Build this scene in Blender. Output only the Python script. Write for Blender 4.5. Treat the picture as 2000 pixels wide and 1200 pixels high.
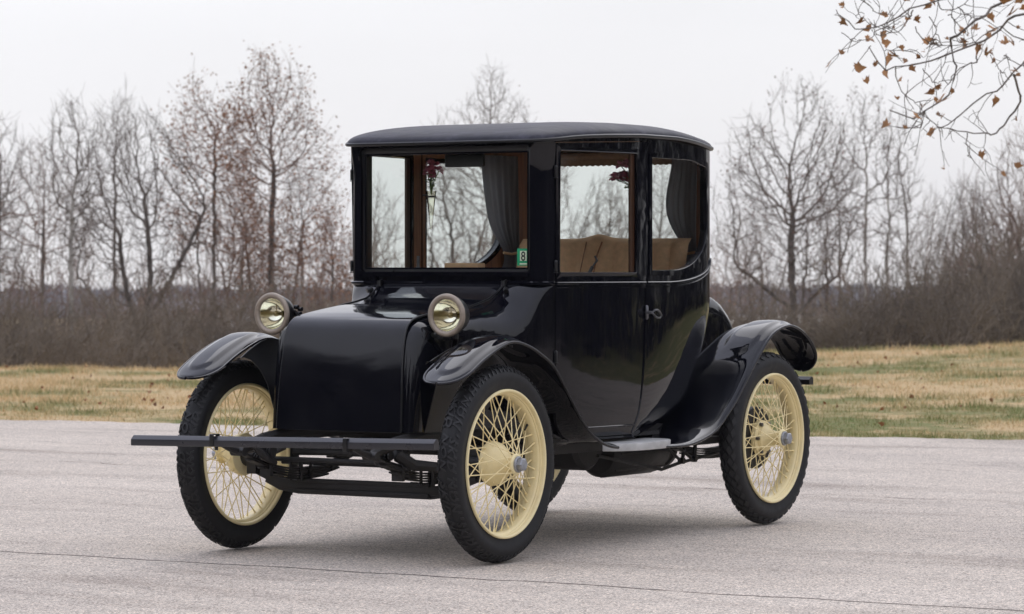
import bpy, bmesh, math, random
import numpy as np
from mathutils import Vector, Matrix
from mathutils.geometry import delaunay_2d_cdt

for o in list(bpy.data.objects): bpy.data.objects.remove(o)
SC = bpy.context.scene
COL = SC.collection
R = math.radians

# ------------------------------------------------------------------ camera
cd = bpy.data.cameras.new('camera'); cam = bpy.data.objects.new('camera', cd); COL.objects.link(cam)
cam.location = (8.2294, -11.9652, 1.2936)
cam.rotation_euler = (math.pi/2-0.01204, 0, 0.55697)
cd.sensor_width = 36; cd.lens = 113.58; cd.clip_start = 0.1; cd.clip_end = 6000
cd.dof.use_dof = True; cd.dof.focus_distance = 14.3; cd.dof.aperture_fstop = 7.5
SC.camera = cam

# ------------------------------------------------------------------ sky, sun, exposure
SUN_EL, SUN_AZ = R(52), R(-12)      # soft light from behind the car, a little to its left
w = bpy.data.worlds.new('World'); SC.world = w; w.use_nodes = True
nt = w.node_tree; nt.nodes.clear()
out = nt.nodes.new('ShaderNodeOutputWorld'); bg = nt.nodes.new('ShaderNodeBackground')
sky = nt.nodes.new('ShaderNodeTexSky'); sky.sky_type = 'NISHITA'; sky.sun_disc = False
sky.sun_elevation = SUN_EL; sky.sun_rotation = SUN_AZ; sky.dust_density = 4; sky.ozone_density = 1
tc = nt.nodes.new('ShaderNodeTexCoord'); sx = nt.nodes.new('ShaderNodeSeparateXYZ')
nt.links.new(tc.outputs['Generated'], sx.inputs[0])
mr = nt.nodes.new('ShaderNodeMapRange'); mr.inputs[1].default_value = 0.0; mr.inputs[2].default_value = 0.75
nt.links.new(sx.outputs[2], mr.inputs[0])
cr = nt.nodes.new('ShaderNodeValToRGB'); nt.links.new(mr.outputs[0], cr.inputs[0])
cr.color_ramp.elements[0].color = (9.3, 9.15, 9.25, 1); cr.color_ramp.elements[0].position = 0.0
cr.color_ramp.elements[1].color = (11.1, 11.5, 13.9, 1); cr.color_ramp.elements[1].position = 1.0
e = cr.color_ramp.elements.new(0.12); e.color = (9.6, 9.65, 10.0, 1)
nz = nt.nodes.new('ShaderNodeTexNoise'); nz.inputs['Scale'].default_value = 2.2; nz.inputs['Detail'].default_value = 5; nz.inputs['Roughness'].default_value = .5
mp = nt.nodes.new('ShaderNodeMapping'); mp.inputs['Scale'].default_value = (1, 1, 3.5)
nt.links.new(tc.outputs['Generated'], mp.inputs[0]); nt.links.new(mp.outputs[0], nz.inputs[0])
nm = nt.nodes.new('ShaderNodeMapRange'); nm.inputs[1].default_value = .3; nm.inputs[2].default_value = .7
nm.inputs[3].default_value = .93; nm.inputs[4].default_value = 1.06
nt.links.new(nz.outputs[0], nm.inputs[0])
gl_ = nt.nodes.new('ShaderNodeVectorMath'); gl_.operation = 'DOT_PRODUCT'; gl_.inputs[1].default_value = (-.849, -.529, 0)   # brighter cloud to the left
nt.links.new(tc.outputs['Generated'], gl_.inputs[0])
gm = nt.nodes.new('ShaderNodeMapRange'); gm.inputs[1].default_value = -.05; gm.inputs[2].default_value = .35; gm.inputs[3].default_value = 1.0; gm.inputs[4].default_value = 1.16
nt.links.new(gl_.outputs['Value'], gm.inputs[0])
gx = nt.nodes.new('ShaderNodeMath'); gx.operation = 'MULTIPLY'; nt.links.new(gm.outputs[0], gx.inputs[0])
mul = nt.nodes.new('ShaderNodeVectorMath'); mul.operation = 'SCALE'
nt.links.new(cr.outputs[0], mul.inputs[0]); nt.links.new(nm.outputs[0], gx.inputs[1]); nt.links.new(gx.outputs[0], mul.inputs[3])
mx = nt.nodes.new('ShaderNodeMix'); mx.data_type = 'RGBA'; mx.inputs[0].default_value = .93
nt.links.new(sky.outputs[0], mx.inputs[6]); nt.links.new(mul.outputs[0], mx.inputs[7])
nt.links.new(mx.outputs[2], bg.inputs[0]); bg.inputs[1].default_value = 0.1
nt.links.new(bg.outputs[0], out.inputs[0])
sl = bpy.data.lights.new('sun', 'SUN'); sl.energy = 0.8; sl.angle = R(55); sl.color = (1, .97, .93)
so = bpy.data.objects.new('sun', sl); COL.objects.link(so)
# sun direction from azimuth measured from +Y clockwise
sd = Vector((math.sin(SUN_AZ)*math.cos(SUN_EL), math.cos(SUN_AZ)*math.cos(SUN_EL), math.sin(SUN_EL)))
so.rotation_euler = sd.to_track_quat('Z', 'Y').to_euler(); so.location = (0, 0, 30)
SC.view_settings.view_transform = 'Standard'; SC.view_settings.look = 'None'
SC.view_settings.exposure = 0.0; SC.view_settings.gamma = 1
SC.render.engine = 'CYCLES'

# ------------------------------------------------------------------ materials
def new_mat(name):
    m = bpy.data.materials.new(name); m.use_nodes = True
    n = m.node_tree; b = n.nodes['Principled BSDF']; return m, n, b
def noise(n, scale, detail=4, rough=.55, coord='Object', sc=(1,1,1), rot=(0,0,0)):
    t = n.nodes.new('ShaderNodeTexCoord'); mp = n.nodes.new('ShaderNodeMapping')
    mp.inputs['Scale'].default_value = sc; mp.inputs['Rotation'].default_value = rot
    z = n.nodes.new('ShaderNodeTexNoise'); z.inputs['Scale'].default_value = scale
    z.inputs['Detail'].default_value = detail; z.inputs['Roughness'].default_value = rough
    n.links.new(t.outputs[coord], mp.inputs[0]); n.links.new(mp.outputs[0], z.inputs[0]); return z
def ramp(n, src, stops):
    r = n.nodes.new('ShaderNodeValToRGB'); el = r.color_ramp.elements
    while len(el) < len(stops): el.new(.5)
    for e, (p, c) in zip(el, stops):
        e.position = p; e.color = (*c, 1) if len(c) == 3 else c
    n.links.new(src, r.inputs[0]); return r.outputs[0]
def mixc(n, fac, a, b, mode='MIX'):
    m = n.nodes.new('ShaderNodeMix'); m.data_type = 'RGBA'; m.blend_type = mode
    for i, v in ((0, fac), (6, a), (7, b)):
        if hasattr(v, 'default_value') or hasattr(v, 'is_output'): n.links.new(v, m.inputs[i])
        else: m.inputs[i].default_value = v if i == 0 else (*v, 1)
    return m.outputs[2]
def bump(n, b, src, strength, dist=.01):
    k = n.nodes.new('ShaderNodeBump'); k.inputs['Strength'].default_value = strength; k.inputs['Distance'].default_value = dist
    n.links.new(src, k.inputs['Height']); n.links.new(k.outputs[0], b.inputs['Normal']); return k
def simple(name, col, rough=.5, metal=0, var=.15, scale=12, bmp=0, coat=0, spec=.5):
    m, n, b = new_mat(name)
    z = noise(n, scale)
    c = ramp(n, z.outputs[0], [(.3, tuple(x*(1-var) for x in col)), (.7, tuple(min(1, x*(1+var)) for x in col))])
    n.links.new(c, b.inputs['Base Color'])
    b.inputs['Metallic'].default_value = metal
    rr = ramp(n, z.outputs[0], [(.3, (rough*.85,)*3), (.7, (min(1, rough*1.15),)*3)])
    n.links.new(rr, b.inputs['Roughness'])
    b.inputs['Coat Weight'].default_value = coat; b.inputs['Specular IOR Level'].default_value = spec
    if bmp:
        z2 = noise(n, scale*6); bump(n, b, z2.outputs[0], bmp, .004)
    return m
def paint_mat(name, col, rlo, rhi, dust=.0):
    m, n, b = new_mat(name)
    z = noise(n, 3.5, 6, .6)
    n.links.new(ramp(n, z.outputs[0], [(.38, (rlo,)*3), (.68, (rhi,)*3)]), b.inputs['Roughness'])
    z2 = noise(n, 9, 8, .7)
    c = ramp(n, z2.outputs[0], [(.45, col), (.8, tuple(x+dust for x in col))])
    n.links.new(c, b.inputs['Base Color'])
    b.inputs['Specular IOR Level'].default_value = .42
    z3 = noise(n, 6, 2, .4); bump(n, b, z3.outputs[0], .06, .01)
    return m
M = {}
M['paint'] = paint_mat('black_paint', (.0026, .0028, .0055), .02, .06, .003)
M['hood'] = paint_mat('worn_hood_paint', (.0032, .0034, .0062), .05, .16, .008)
M['black'] = simple('black_enamel', (.006, .006, .007), .32, bmp=.1)
M['chassis'] = simple('chassis_black', (.012, .011, .011), .55, var=.5, scale=20, bmp=.3)
M['steel'] = simple('dull_steel', (.16, .16, .17), .42, metal=.9, var=.3, scale=40)
M['bumper'] = simple('bumper_grey_black', (.024, .024, .029), .30, var=.05, scale=8, spec=.6)
M['cream'] = simple('cream_paint', (.88, .75, .42), .42, var=.05, scale=18, bmp=.05)
M['creamold'] = simple('cream_paint_spoke', (.90, .76, .42), .45, var=.10, scale=30)
M['cap'] = simple('hub_cap_aluminium', (.33, .34, .36), .5, metal=.6, var=.25, scale=60, bmp=.3)
M['rubber'] = simple('tyre_rubber', (.012, .012, .013), .62, var=.3, scale=30, bmp=.15, spec=.35)
M['tread'] = simple('tread_rubber', (.016, .016, .017), .55, var=.3, scale=30, bmp=.2, spec=.45)
M['step'] = simple('step_aluminium', (.46, .46, .45), .45, metal=.15, var=.18, scale=14, bmp=.2)
M['ring'] = simple('lamp_ring_aged_nickel', (.30, .25, .20), .42, metal=.35, var=.15, scale=30)
M['chrome'] = simple('worn_nickel', (.55, .53, .48), .25, metal=1, var=.15, scale=40)
M['reflector'] = simple('lamp_reflector', (.90, .89, .76), .10, metal=1, var=.08, scale=20)
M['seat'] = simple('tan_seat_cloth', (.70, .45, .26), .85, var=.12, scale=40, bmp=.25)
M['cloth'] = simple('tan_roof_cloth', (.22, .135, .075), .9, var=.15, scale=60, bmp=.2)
M['fringe'] = simple('blind_cloth', (.25, .16, .10), .9, var=.2, scale=50)
def curtm():
    m, n, b = new_mat('grey_sheer_curtain'); b.inputs['Base Color'].default_value = (.26, .26, .28, 1); b.inputs['Roughness'].default_value = .8
    t = n.nodes.new('ShaderNodeBsdfTranslucent'); t.inputs[0].default_value = (.30, .30, .32, 1); p = n.nodes.new('ShaderNodeBsdfTransparent')
    m1 = n.nodes.new('ShaderNodeMixShader'); m1.inputs[0].default_value = .5; m2 = n.nodes.new('ShaderNodeMixShader'); m2.inputs[0].default_value = .10
    o = n.nodes['Material Output']; n.links.new(b.outputs[0], m1.inputs[1]); n.links.new(t.outputs[0], m1.inputs[2]); n.links.new(m1.outputs[0], m2.inputs[1]); n.links.new(p.outputs[0], m2.inputs[2]); n.links.new(m2.outputs[0], o.inputs[0]); return m
M['curtain'] = curtm()
M['petal'] = simple('dusty_pink_petal', (.66, .24, .34), .7, var=.3, scale=60)
M['leafgreen'] = simple('flower_leaf', (.20, .28, .10), .6, var=.3, scale=60)
M['bulb'] = simple('bulb_brass', (.25, .2, .1), .3, metal=.8)
M['green'] = simple('sticker_green', (.0, .30, .12), .5, var=.02)
M['pale'] = simple('sticker_pale', (.62, .70, .50), .5, var=.02)
M['ink'] = simple('sticker_ink', (.01, .012, .01), .5, var=.02)
def wood(k=1.0, nm='brown_wood'):
    m, n, b = new_mat(nm)
    z = noise(n, 6, 6, .6, sc=(8, 8, .6))
    n.links.new(ramp(n, z.outputs[0], [(.3, (.12*k, .044*k, .016*k)), (.7, (.31*k, .125*k, .045*k))]), b.inputs['Base Color'])
    b.inputs['Roughness'].default_value = .38; return m
M['wood'] = wood(); M['darkwood'] = wood(.2, 'dark_wood')
def roofm():
    m, n, b = new_mat('roof_covering')
    z = noise(n, 5, 9, .75)
    n.links.new(ramp(n, z.outputs[0], [(.36, (.012, .012, .018)), (.52, (.026, .026, .036)), (.68, (.065, .064, .084))]), b.inputs['Base Color'])
    n.links.new(ramp(n, z.outputs[0], [(.3, (.42,)*3), (.7, (.58,)*3)]), b.inputs['Roughness']); b.inputs['Specular IOR Level'].default_value = .22
    z2 = noise(n, 320, 2, .5); k = bump(n, b, z2.outputs[0], .35, .002)
    z3 = noise(n, 3.2, 3, .5, sc=(1, 2.5, 1)); k2 = n.nodes.new('ShaderNodeBump'); k2.inputs['Strength'].default_value = .35; k2.inputs['Distance'].default_value = .03
    n.links.new(z3.outputs[0], k2.inputs['Height']); n.links.new(k2.outputs[0], k.inputs['Normal'])
    return m
M['roof'] = roofm()
def glassm(name, tint=(.93, .96, .94)):
    m = bpy.data.materials.new(name); m.use_nodes = True; n = m.node_tree; n.nodes.clear()
    o = n.nodes.new('ShaderNodeOutputMaterial'); t = n.nodes.new('ShaderNodeBsdfTransparent'); t.inputs[0].default_value = (*tint, 1)
    g = n.nodes.new('ShaderNodeBsdfGlossy'); g.inputs['Roughness'].default_value = .02; g.inputs[0].default_value = (.9, .9, .9, 1)
    f = n.nodes.new('ShaderNodeFresnel'); f.inputs[0].default_value = 1.3
    s = n.nodes.new('ShaderNodeMixShader'); n.links.new(f.outputs[0], s.inputs[0]); n.links.new(t.outputs[0], s.inputs[1]); n.links.new(g.outputs[0], s.inputs[2])
    n.links.new(s.outputs[0], o.inputs[0]); return m
M['glass'] = glassm('window_glass'); M['lens'] = glassm('lamp_glass', (.97, .97, .93))

# ------------------------------------------------------------------ mesh helpers
class MB:
    def __init__(s): s.v = []; s.f = []; s.m = []
    def add(s, verts, faces, mi=0):
        o = len(s.v); s.v.extend([tuple(map(float, q)) for q in verts])
        for f in faces: s.f.append([i+o for i in f]); s.m.append(mi)
        return s
    def box(s, c, d, rot=None, mi=0):
        x, y, z = [q/2 for q in d]
        V = [Vector((a*x, b*y, e*z)) for a in (-1, 1) for b in (-1, 1) for e in (-1, 1)]
        if rot is not None: V = [rot @ q for q in V]
        V = [q+Vector(c) for q in V]
        return s.add(V, [(0, 1, 3, 2), (4, 6, 7, 5), (0, 4, 5, 1), (2, 3, 7, 6), (0, 2, 6, 4), (1, 5, 7, 3)], mi)
    def tube(s, P, r, n=8, cap=True, mi=0, closed=False, sq=None):
        P = [np.array(q, float) for q in P]; k = len(P)
        rr = [r]*k if np.isscalar(r) else list(r)
        T = []
        for i in range(k):
            if closed: t = P[(i+1) % k]-P[i-1]
            else: t = P[min(i+1, k-1)]-P[max(i-1, 0)]
            T.append(t/(np.linalg.norm(t)+1e-12))
        a = np.array([0, 0, 1.]) if abs(T[0][2]) < .9 else np.array([1., 0, 0])
        N = np.cross(T[0], a); N /= np.linalg.norm(N); V = []
        for i in range(k):
            N = N-T[i]*N.dot(T[i]); N /= np.linalg.norm(N)+1e-12; B = np.cross(T[i], N)
            for j in range(n):
                an = 2*math.pi*(j+.5)/n; ca, sa = math.cos(an), math.sin(an)
                V.append(P[i]+rr[i]*(N*ca+B*sa))
        F = []
        for i in range(k if closed else k-1):
            for j in range(n):
                a0 = i*n+j; a1 = i*n+(j+1) % n; b0 = ((i+1) % k)*n+j; b1 = ((i+1) % k)*n+(j+1) % n
                F.append((a0, a1, b1, b0))
        if cap and not closed: F.append(tuple(range(n-1, -1, -1))); F.append(tuple((k-1)*n+j for j in range(n)))
        return s.add(V, F, mi)
    def lathe(s, prof, n=48, mat=None, mi=0, closed=False):
        # prof: (radius, x) round the X axis
        V = []; k = len(prof)
        for (r, x) in prof:
            for j in range(n):
                a = 2*math.pi*j/n; q = Vector((x, r*math.cos(a), r*math.sin(a))); V.append(mat @ q if mat else q)
        F = []
        for i in range(k if closed else k-1):
            for j in range(n):
                i2 = (i+1) % k
                F.append((i*n+j, i2*n+j, i2*n+(j+1) % n, i*n+(j+1) % n))
        return s.add(V, F, mi)
    def grid(s, G, mi=0, flip=False, wrap=False):
        # G[i][j] -> points
        a = len(G); b = len(G[0]); V = [q for row in G for q in row]; F = []
        for i in range(a-1):
            for j in range(b if wrap else b-1):
                j2 = (j+1) % b
                f = (i*b+j, (i+1)*b+j, (i+1)*b+j2, i*b+j2); F.append(f[::-1] if flip else f)
        return s.add(V, F, mi)
    def shell(s, G, t, mi=0, mi2=None):
        # closed sheet of thickness t below grid G (moved along -normal)
        A = np.array([[np.array(q, float) for q in row] for row in G])
        du = np.gradient(A, axis=0); dv = np.gradient(A, axis=1)
        N = np.cross(du, dv); N /= np.linalg.norm(N, axis=2, keepdims=True)+1e-12
        B = A-N*t; a, b = A.shape[:2]
        s.grid(A.tolist(), mi); s.grid(B.tolist(), mi if mi2 is None else mi2, flip=True)
        for (i0, j0, di, dj, L) in ((0, 0, 0, 1, b), (a-1, 0, 0, 1, b), (0, 0, 1, 0, a), (0, b-1, 1, 0, a)):
            e1 = [A[i0+di*k, j0+dj*k] for k in range(L)]; e2 = [B[i0+di*k, j0+dj*k] for k in range(L)]
            s.grid([e1, e2], mi)
        return s
    def build(s, name, mats, parent=None, smooth=35, bevel=0, seg=2, fixn=True, loc=None):
        me = bpy.data.meshes.new(name)
        me.from_pydata(s.v, [], s.f)
        mats = mats if isinstance(mats, (list, tuple)) else [mats]
        for m in mats: me.materials.append(m)
        me.polygons.foreach_set('material_index', s.m)
        bm = bmesh.new(); bm.from_mesh(me)
        bmesh.ops.remove_doubles(bm, verts=bm.verts, dist=1e-5)
        if fixn: bmesh.ops.recalc_face_normals(bm, faces=bm.faces)
        if bevel:
            ed = [e for e in bm.edges if len(e.link_faces) == 2 and e.calc_face_angle(0) > .6]
            bmesh.ops.bevel(bm, geom=ed, offset=bevel, segments=seg, affect='EDGES', profile=.6)
        if smooth:
            a = R(smooth)
            for f in bm.faces: f.smooth = True
            for e in bm.edges: e.smooth = not (len(e.link_faces) != 2 or e.calc_face_angle(0) > a)
        bm.to_mesh(me); bm.free(); me.update()
        o = bpy.data.objects.new(name, me); COL.objects.link(o)
        if loc is not None: o.location = loc
        if parent is not None: o.parent = parent
        return o
def thing(name, label, cat, loc=(0, 0, 0), group=None):
    o = bpy.data.objects.new(name, None); COL.objects.link(o); o.location = loc; o.empty_display_size = .2
    tag(o, label, cat, group); return o
def tag(o, label=None, cat=None, group=None, kind=None):
    if label: o['label'] = label
    if cat: o['category'] = cat
    if group: o['group'] = group
    if kind: o['kind'] = kind
    return o
def spline(xs, ys):
    # natural cubic
    x = np.array(xs, float); y = np.array(ys, float); n = len(x); h = np.diff(x)
    A = np.zeros((n, n)); b = np.zeros(n); A[0, 0] = A[-1, -1] = 1
    for i in range(1, n-1):
        A[i, i-1] = h[i-1]; A[i, i] = 2*(h[i-1]+h[i]); A[i, i+1] = h[i]
        b[i] = 3*((y[i+1]-y[i])/h[i]-(y[i]-y[i-1])/h[i-1])
    c = np.linalg.solve(A, b); d = np.diff(c)/(3*h); bb = np.diff(y)/h-h*(2*c[:-1]+c[1:])/3
    def f(t):
        i = int(np.clip(np.searchsorted(x, t)-1, 0, n-2)); u = t-x[i]
        return y[i]+bb[i]*u+c[i]*u*u+d[i]*u**3
    return f
def ss(a, b, x):
    t = min(1, max(0, (x-a)/(b-a))); return t*t*(3-2*t)
def lerp(xs, ys, x): return float(np.interp(x, xs, ys))

CAR = thing('vintage_car', 'shiny black antique coupe with tall glass cabin and cream wire wheels on the pavement', 'car', (0, 1.27, 0))
CAR_OFF = Vector((0, 1.27, 0))
def carpart(mb, name, mats, parent=None, **k):
    o = mb.build(name, mats, None, **k)
    if parent is None:
        o.parent = CAR; o.matrix_parent_inverse = Matrix.Translation(-CAR_OFF)
    else:
        o.parent = parent; o.matrix_parent_inverse = Matrix.Identity(4)
        # parent objects of the car all have their origin at the world origin
    return o

# ------------------------------------------------------------------ body surface
PL = [(0, .645), (.20, .645), (.40, .646), (.468, .648), (.512, .664), (.560, .722), (.588, .80), (.627, 1.0), (.650, 1.25), (.655, 1.5),
      (.646, 1.75), (.627, 1.95), (.608, 2.08), (.580, 2.175), (.52, 2.260), (.41, 2.318), (.25, 2.350), (0, 2.365)]
pa = np.array(PL); cl = np.concatenate([[0], np.cumsum(np.linalg.norm(np.diff(pa, axis=0), axis=1))])
fx, fy = spline(cl, pa[:, 0]), spline(cl, pa[:, 1]); SL = cl[-1]
def s_of_y(y, lo=None):
    a, b = cl[5], cl[13]
    for _ in range(40):
        m = (a+b)/2
        if fy(m) < y: a = m
        else: b = m
    return (a+b)/2
S_FR = cl[5]                                   # door front edge
S_DR = s_of_y(1.405)                           # door rear edge
def ztop(y):
    return lerp([.6, .79, 1.02, 1.3, 1.65, 1.91, 2.1, 2.34], [1.885, 1.899, 1.911, 1.92, 1.92, 1.907, 1.893, 1.885], y)
def surf(s, z, off=0.0):
    """point on the cabin wall: s runs round the plan (sign = side), z up, off = outward"""
    sg = 1 if s >= 0 else -1; a = abs(s)
    def P(a):
        x, y = fx(a), fy(a)
        k = lerp([.45, .52, .62, .75], [.955, .972, .992, 1], z)
        sh = lerp([.45, .50, .54, .61, .70, .80, .95, 1.1], [.80, .66, .50, .31, .205, .135, .055, 0], z)
        w = ss(1.15, 2.1, y)
        fl = .014*ss(1.74, 1.89, z)*ss(.35, .52, a)*(1-ss(S_FR-.02, S_FR+.1, a))
        return np.array([x*k+fl*.8, y-sh*w-fl*.6])
    p = P(a)
    if off:
        d = P(min(SL, a+.004))-P(max(0, a-.004)); n = np.array([d[1], -d[0]]); n /= np.linalg.norm(n)+1e-9
        p = p+n*off
    return np.array([sg*p[0], p[1], z])
def pip(pt, poly):
    x, y = pt; c = False; n = len(poly); j = n-1
    for i in range(n):
        xi, yi = poly[i]; xj, yj = poly[j]
        if (yi > y) != (yj > y) and x < (xj-xi)*(y-yi)/(yj-yi)+xi: c = not c
        j = i
    return c
def densify(poly, d=.03):
    o = []
    for i in range(len(poly)):
        a, b = np.array(poly[i], float), np.array(poly[(i+1) % len(poly)], float)
        k = max(1, int(np.linalg.norm(b-a)/d))
        for q in range(k): o.append(tuple(a+(b-a)*q/k))
    return o
def wall(mb, poly, holes, t=.035, off=0.0, ds=.03, dz=.06, fn=None, mi=(0, 1, 0)):
    """sheet with openings, mapped onto the cabin wall and given thickness"""
    fn = fn or surf
    poly = densify(poly); holes = [densify(h) for h in holes]
    V = []; E = []
    for lp in [poly]+holes:
        o = len(V); V += lp; E += [(o+i, o+(i+1) % len(lp)) for i in range(len(lp))]
    ps = [q[0] for q in poly]; pz = [q[1] for q in poly]
    def far(pt):
        for lp in [poly]+holes:
            for q in lp:
                if abs(q[0]-pt[0])+abs(q[1]-pt[1]) < .012: return False
        return True
    s = min(ps)+ds/2
    while s < max(ps):
        z = min(pz)+dz/2
        while z < max(pz):
            if pip((s, z), poly) and not any(pip((s, z), h) for h in holes) and far((s, z)): V.append((s, z))
            z += dz
        s += ds
    r = delaunay_2d_cdt([Vector(q) for q in V], E, [], 0, 1e-6)
    vv = [(q.x, q.y) for q in r[0]]; F = []
    for f in r[2]:
        c = (sum(vv[i][0] for i in f)/3, sum(vv[i][1] for i in f)/3)
        if pip(c, poly) and not any(pip(c, h) for h in holes): F.append(tuple(f))
    A = [fn(q[0], q[1], off) for q in vv]; B = [fn(q[0], q[1], off-t) for q in vv]
    n = len(vv); o = len(mb.v)
    mb.add(A, F, mi[0]); mb.add(B, [f[::-1] for f in F], mi[1])
    for q, f in enumerate(F):                    # outside paint below the sill on both faces
        if max(vv[i][1] for i in f) < .80: mb.m[len(mb.m)-len(F)+q] = mi[0]
    cnt = {}
    for f in F:
        for i in range(3):
            e = (f[i], f[(i+1) % 3]); k = tuple(sorted(e)); cnt.setdefault(k, []).append(e)
    for k, es in cnt.items():
        if len(es) == 1:
            a, b = es[0]; mb.f.append([o+b, o+a, o+n+a, o+n+b]); mb.m.append(mi[2])
    return mb
def rrect(s0, z0, s1, z1, r=.02, rs=None, n=6):
    """rounded outline; rs radius per corner: (s0z0, s1z0, s1z1, s0z1)"""
    rs = rs or (r,)*4; P = []
    for (cx, cz, a0, rad) in ((s0+rs[0], z0+rs[0], 180, rs[0]), (s1-rs[1], z0+rs[1], 270, rs[1]), (s1-rs[2], z1-rs[2], 0, rs[2]), (s0+rs[3], z1-rs[3], 90, rs[3])):
        k = n if rad < .06 else 14
        for i in range(k+1):
            a = R(a0+90*i/k); P.append((cx+rad*math.cos(a), cz+rad*math.sin(a)))
    return P
def mirror(poly): return [(-a, b) for a, b in poly][::-1]
def trim(mb, path, r, off=0.0, closed=False, n=8, mi=0, sg=1):
    mb.tube([surf(sg*a, b, off) for a, b in path], r, n=n, closed=closed, mi=mi); return mb
def frame_ring(mb, outer, inner, o0, o1, sg=1, mi=0):
    """flat moulding between two matching outlines, from offset o0 (back) to o1 (front)"""
    A = [surf(sg*a, b, o1) for a, b in outer]; B = [surf(sg*a, b, o1) for a, b in inner]
    C = [surf(sg*a, b, o0) for a, b in outer]; D = [surf(sg*a, b, o0) for a, b in inner]
    mb.grid([C, A, B, D, C], mi, wrap=True); return mb

s_dw0 = s_of_y(.745); s_dw1 = s_of_y(1.300)           # door glass
s_q0 = s_of_y(1.432); s_q1 = s_of_y(2.105)            # quarter glass
s_rw = SL-.40
WS = rrect(-.47, 1.275, .47, 1.858, .02)
DOORH = [(S_FR, .505), (S_DR, .505), (S_DR, 1.897), (S_FR, 1.872)]
def quarter(i):
    s0, z0, s1, z1 = s_q0+i, 1.262+i, s_q1-i, 1.842-i; P = [(s0, z0)]
    for k in range(25): a = math.pi/2*k/24; P.append((s1-(.44-i)+(.44-i)*math.sin(a), z0+(.215-i*.4)*(1-math.cos(a))))
    for k in range(7): a = math.pi/2*k/6; P.append((s1-.02+.02*math.cos(a), z1-.02+.02*math.sin(a)))
    for k in range(1, 9): P.append((s1-.02-(s1-s0-.02)*k/8, z1))
    return [(a, b-.030*ss(s_q1-.25, s_q1, a)*(b > 1.7)) for a, b in P]
QW = quarter(0)
RW = rrect(s_rw, 1.36, SL+.0, 1.845, .05, (.06, .001, .001, .04))
bodyL = [(.0, 1.215), (S_FR-.012, 1.215), (S_FR-.012, .52), (S_FR, .495), (S_DR+.0, .495), (SL, .495)]
topL = []
for i in range(41):
    a = SL*(1-i/40); topL.append((a, ztop(fy(a))))
body = MB()
RWc = [(SL-.40, 1.36), (SL-.0005, 1.36), (SL-.0005, 1.845), (SL-.40, 1.845)]
for sg in (1, -1):
    fn = (lambda s, z, off=0, sg=sg: surf(s*sg if s else 1e-9*sg, z, off))
    # side plus back half; front half of the windshield surround
    P = [(0, 1.215), (S_FR-.012, 1.215), (S_FR-.012, .52), (S_FR-.012, .495)]+[(S_FR+(SL-S_FR)*i/30, .495) for i in range(0, 31)]+topL
    # carve half openings out of the outline by walking round them
    P = [(0, 1.215)]+P[1:4]+P[4:35]+[(SL, 1.36), (SL-.385, 1.36), (SL-.40, 1.375), (SL-.40, 1.83), (SL-.385, 1.845), (SL, 1.845)]+topL[:-1]+[(0, ztop(.645)), (0, 1.858), (.455, 1.858), (.47, 1.843), (.47, 1.29), (.455, 1.275), (0, 1.275)]
    wall(body, P, [DOORH, QW], fn=fn)
BODY = carpart(body, 'body', [M['paint'], M['wood']], smooth=32)

# belt moulding, drip rail and quarter window beads
mould = MB()
belt = [(.0, 1.224)]+[(a, 1.224) for a in np.linspace(.05, S_FR-.005, 16)]
for sg in (1, -1):
    mould = MB(); trim(mould, belt, .0095, .004, sg=sg)
    carpart(mould, 'belt_moulding', M['paint']); mould = MB()
    def rise(a): u = min(1, max(0, (a-s_of_y(1.60))/(s_of_y(2.17)-s_of_y(1.60)))); return .115*(1-math.sqrt(max(0, 1-u**2.0)))*(1 if u < 1 else 1)
    rear = [(a, 1.224+rise(a)) for a in np.linspace(S_DR+.006, SL, 90)]
    trim(mould, rear, .0065, .003, sg=sg)
    lowr = [(a, 1.206+rise(a)) for a in np.linspace(S_DR+.006, SL, 90)]
    carpart(mould, 'belt_moulding', M['paint'])
    mould = MB(); trim(mould, lowr, .0035, .002, sg=sg); carpart(mould, 'belt_bead', M['paint'])

def bead_rings(mb, poly, sg, inner, h=.008, o0=-.03):
    c = np.mean(np.array(poly), axis=0)
    P = np.array(poly); n = len(P)
    nx = np.roll(P, -1, 0)-np.roll(P, 1, 0); nrm = np.stack([nx[:, 1], -nx[:, 0]], 1); nrm /= np.linalg.norm(nrm, axis=1, keepdims=True)+1e-9
    frame_ring(mb, [tuple(q) for q in P+nrm*.004], inner, o0, h, sg)
    return inner
def pane(mb, poly, sg, off):
    cx = np.array([surf(sg*a, b, off) for a, b in poly]); c = cx.mean(axis=0)
    nn = np.linalg.svd(cx-c)[2][2]; cx = cx-np.outer((cx-c) @ nn, nn)     # flat pane
    mb.add(cx.tolist(), [tuple(range(len(cx)))])
# quarter windows
for sg in (1, -1):
    f = MB(); inner = bead_rings(f, QW, sg, quarter(.020), .006)
    trim(f, inner, .004, .002, closed=True, sg=sg)
    fo = carpart(f, 'window_frame', [M['paint']], smooth=40)
    g = MB(); pane(g, inner, sg, -.012); carpart(g, 'window_pane', M['glass'], fo, smooth=0, fixn=False)

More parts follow.
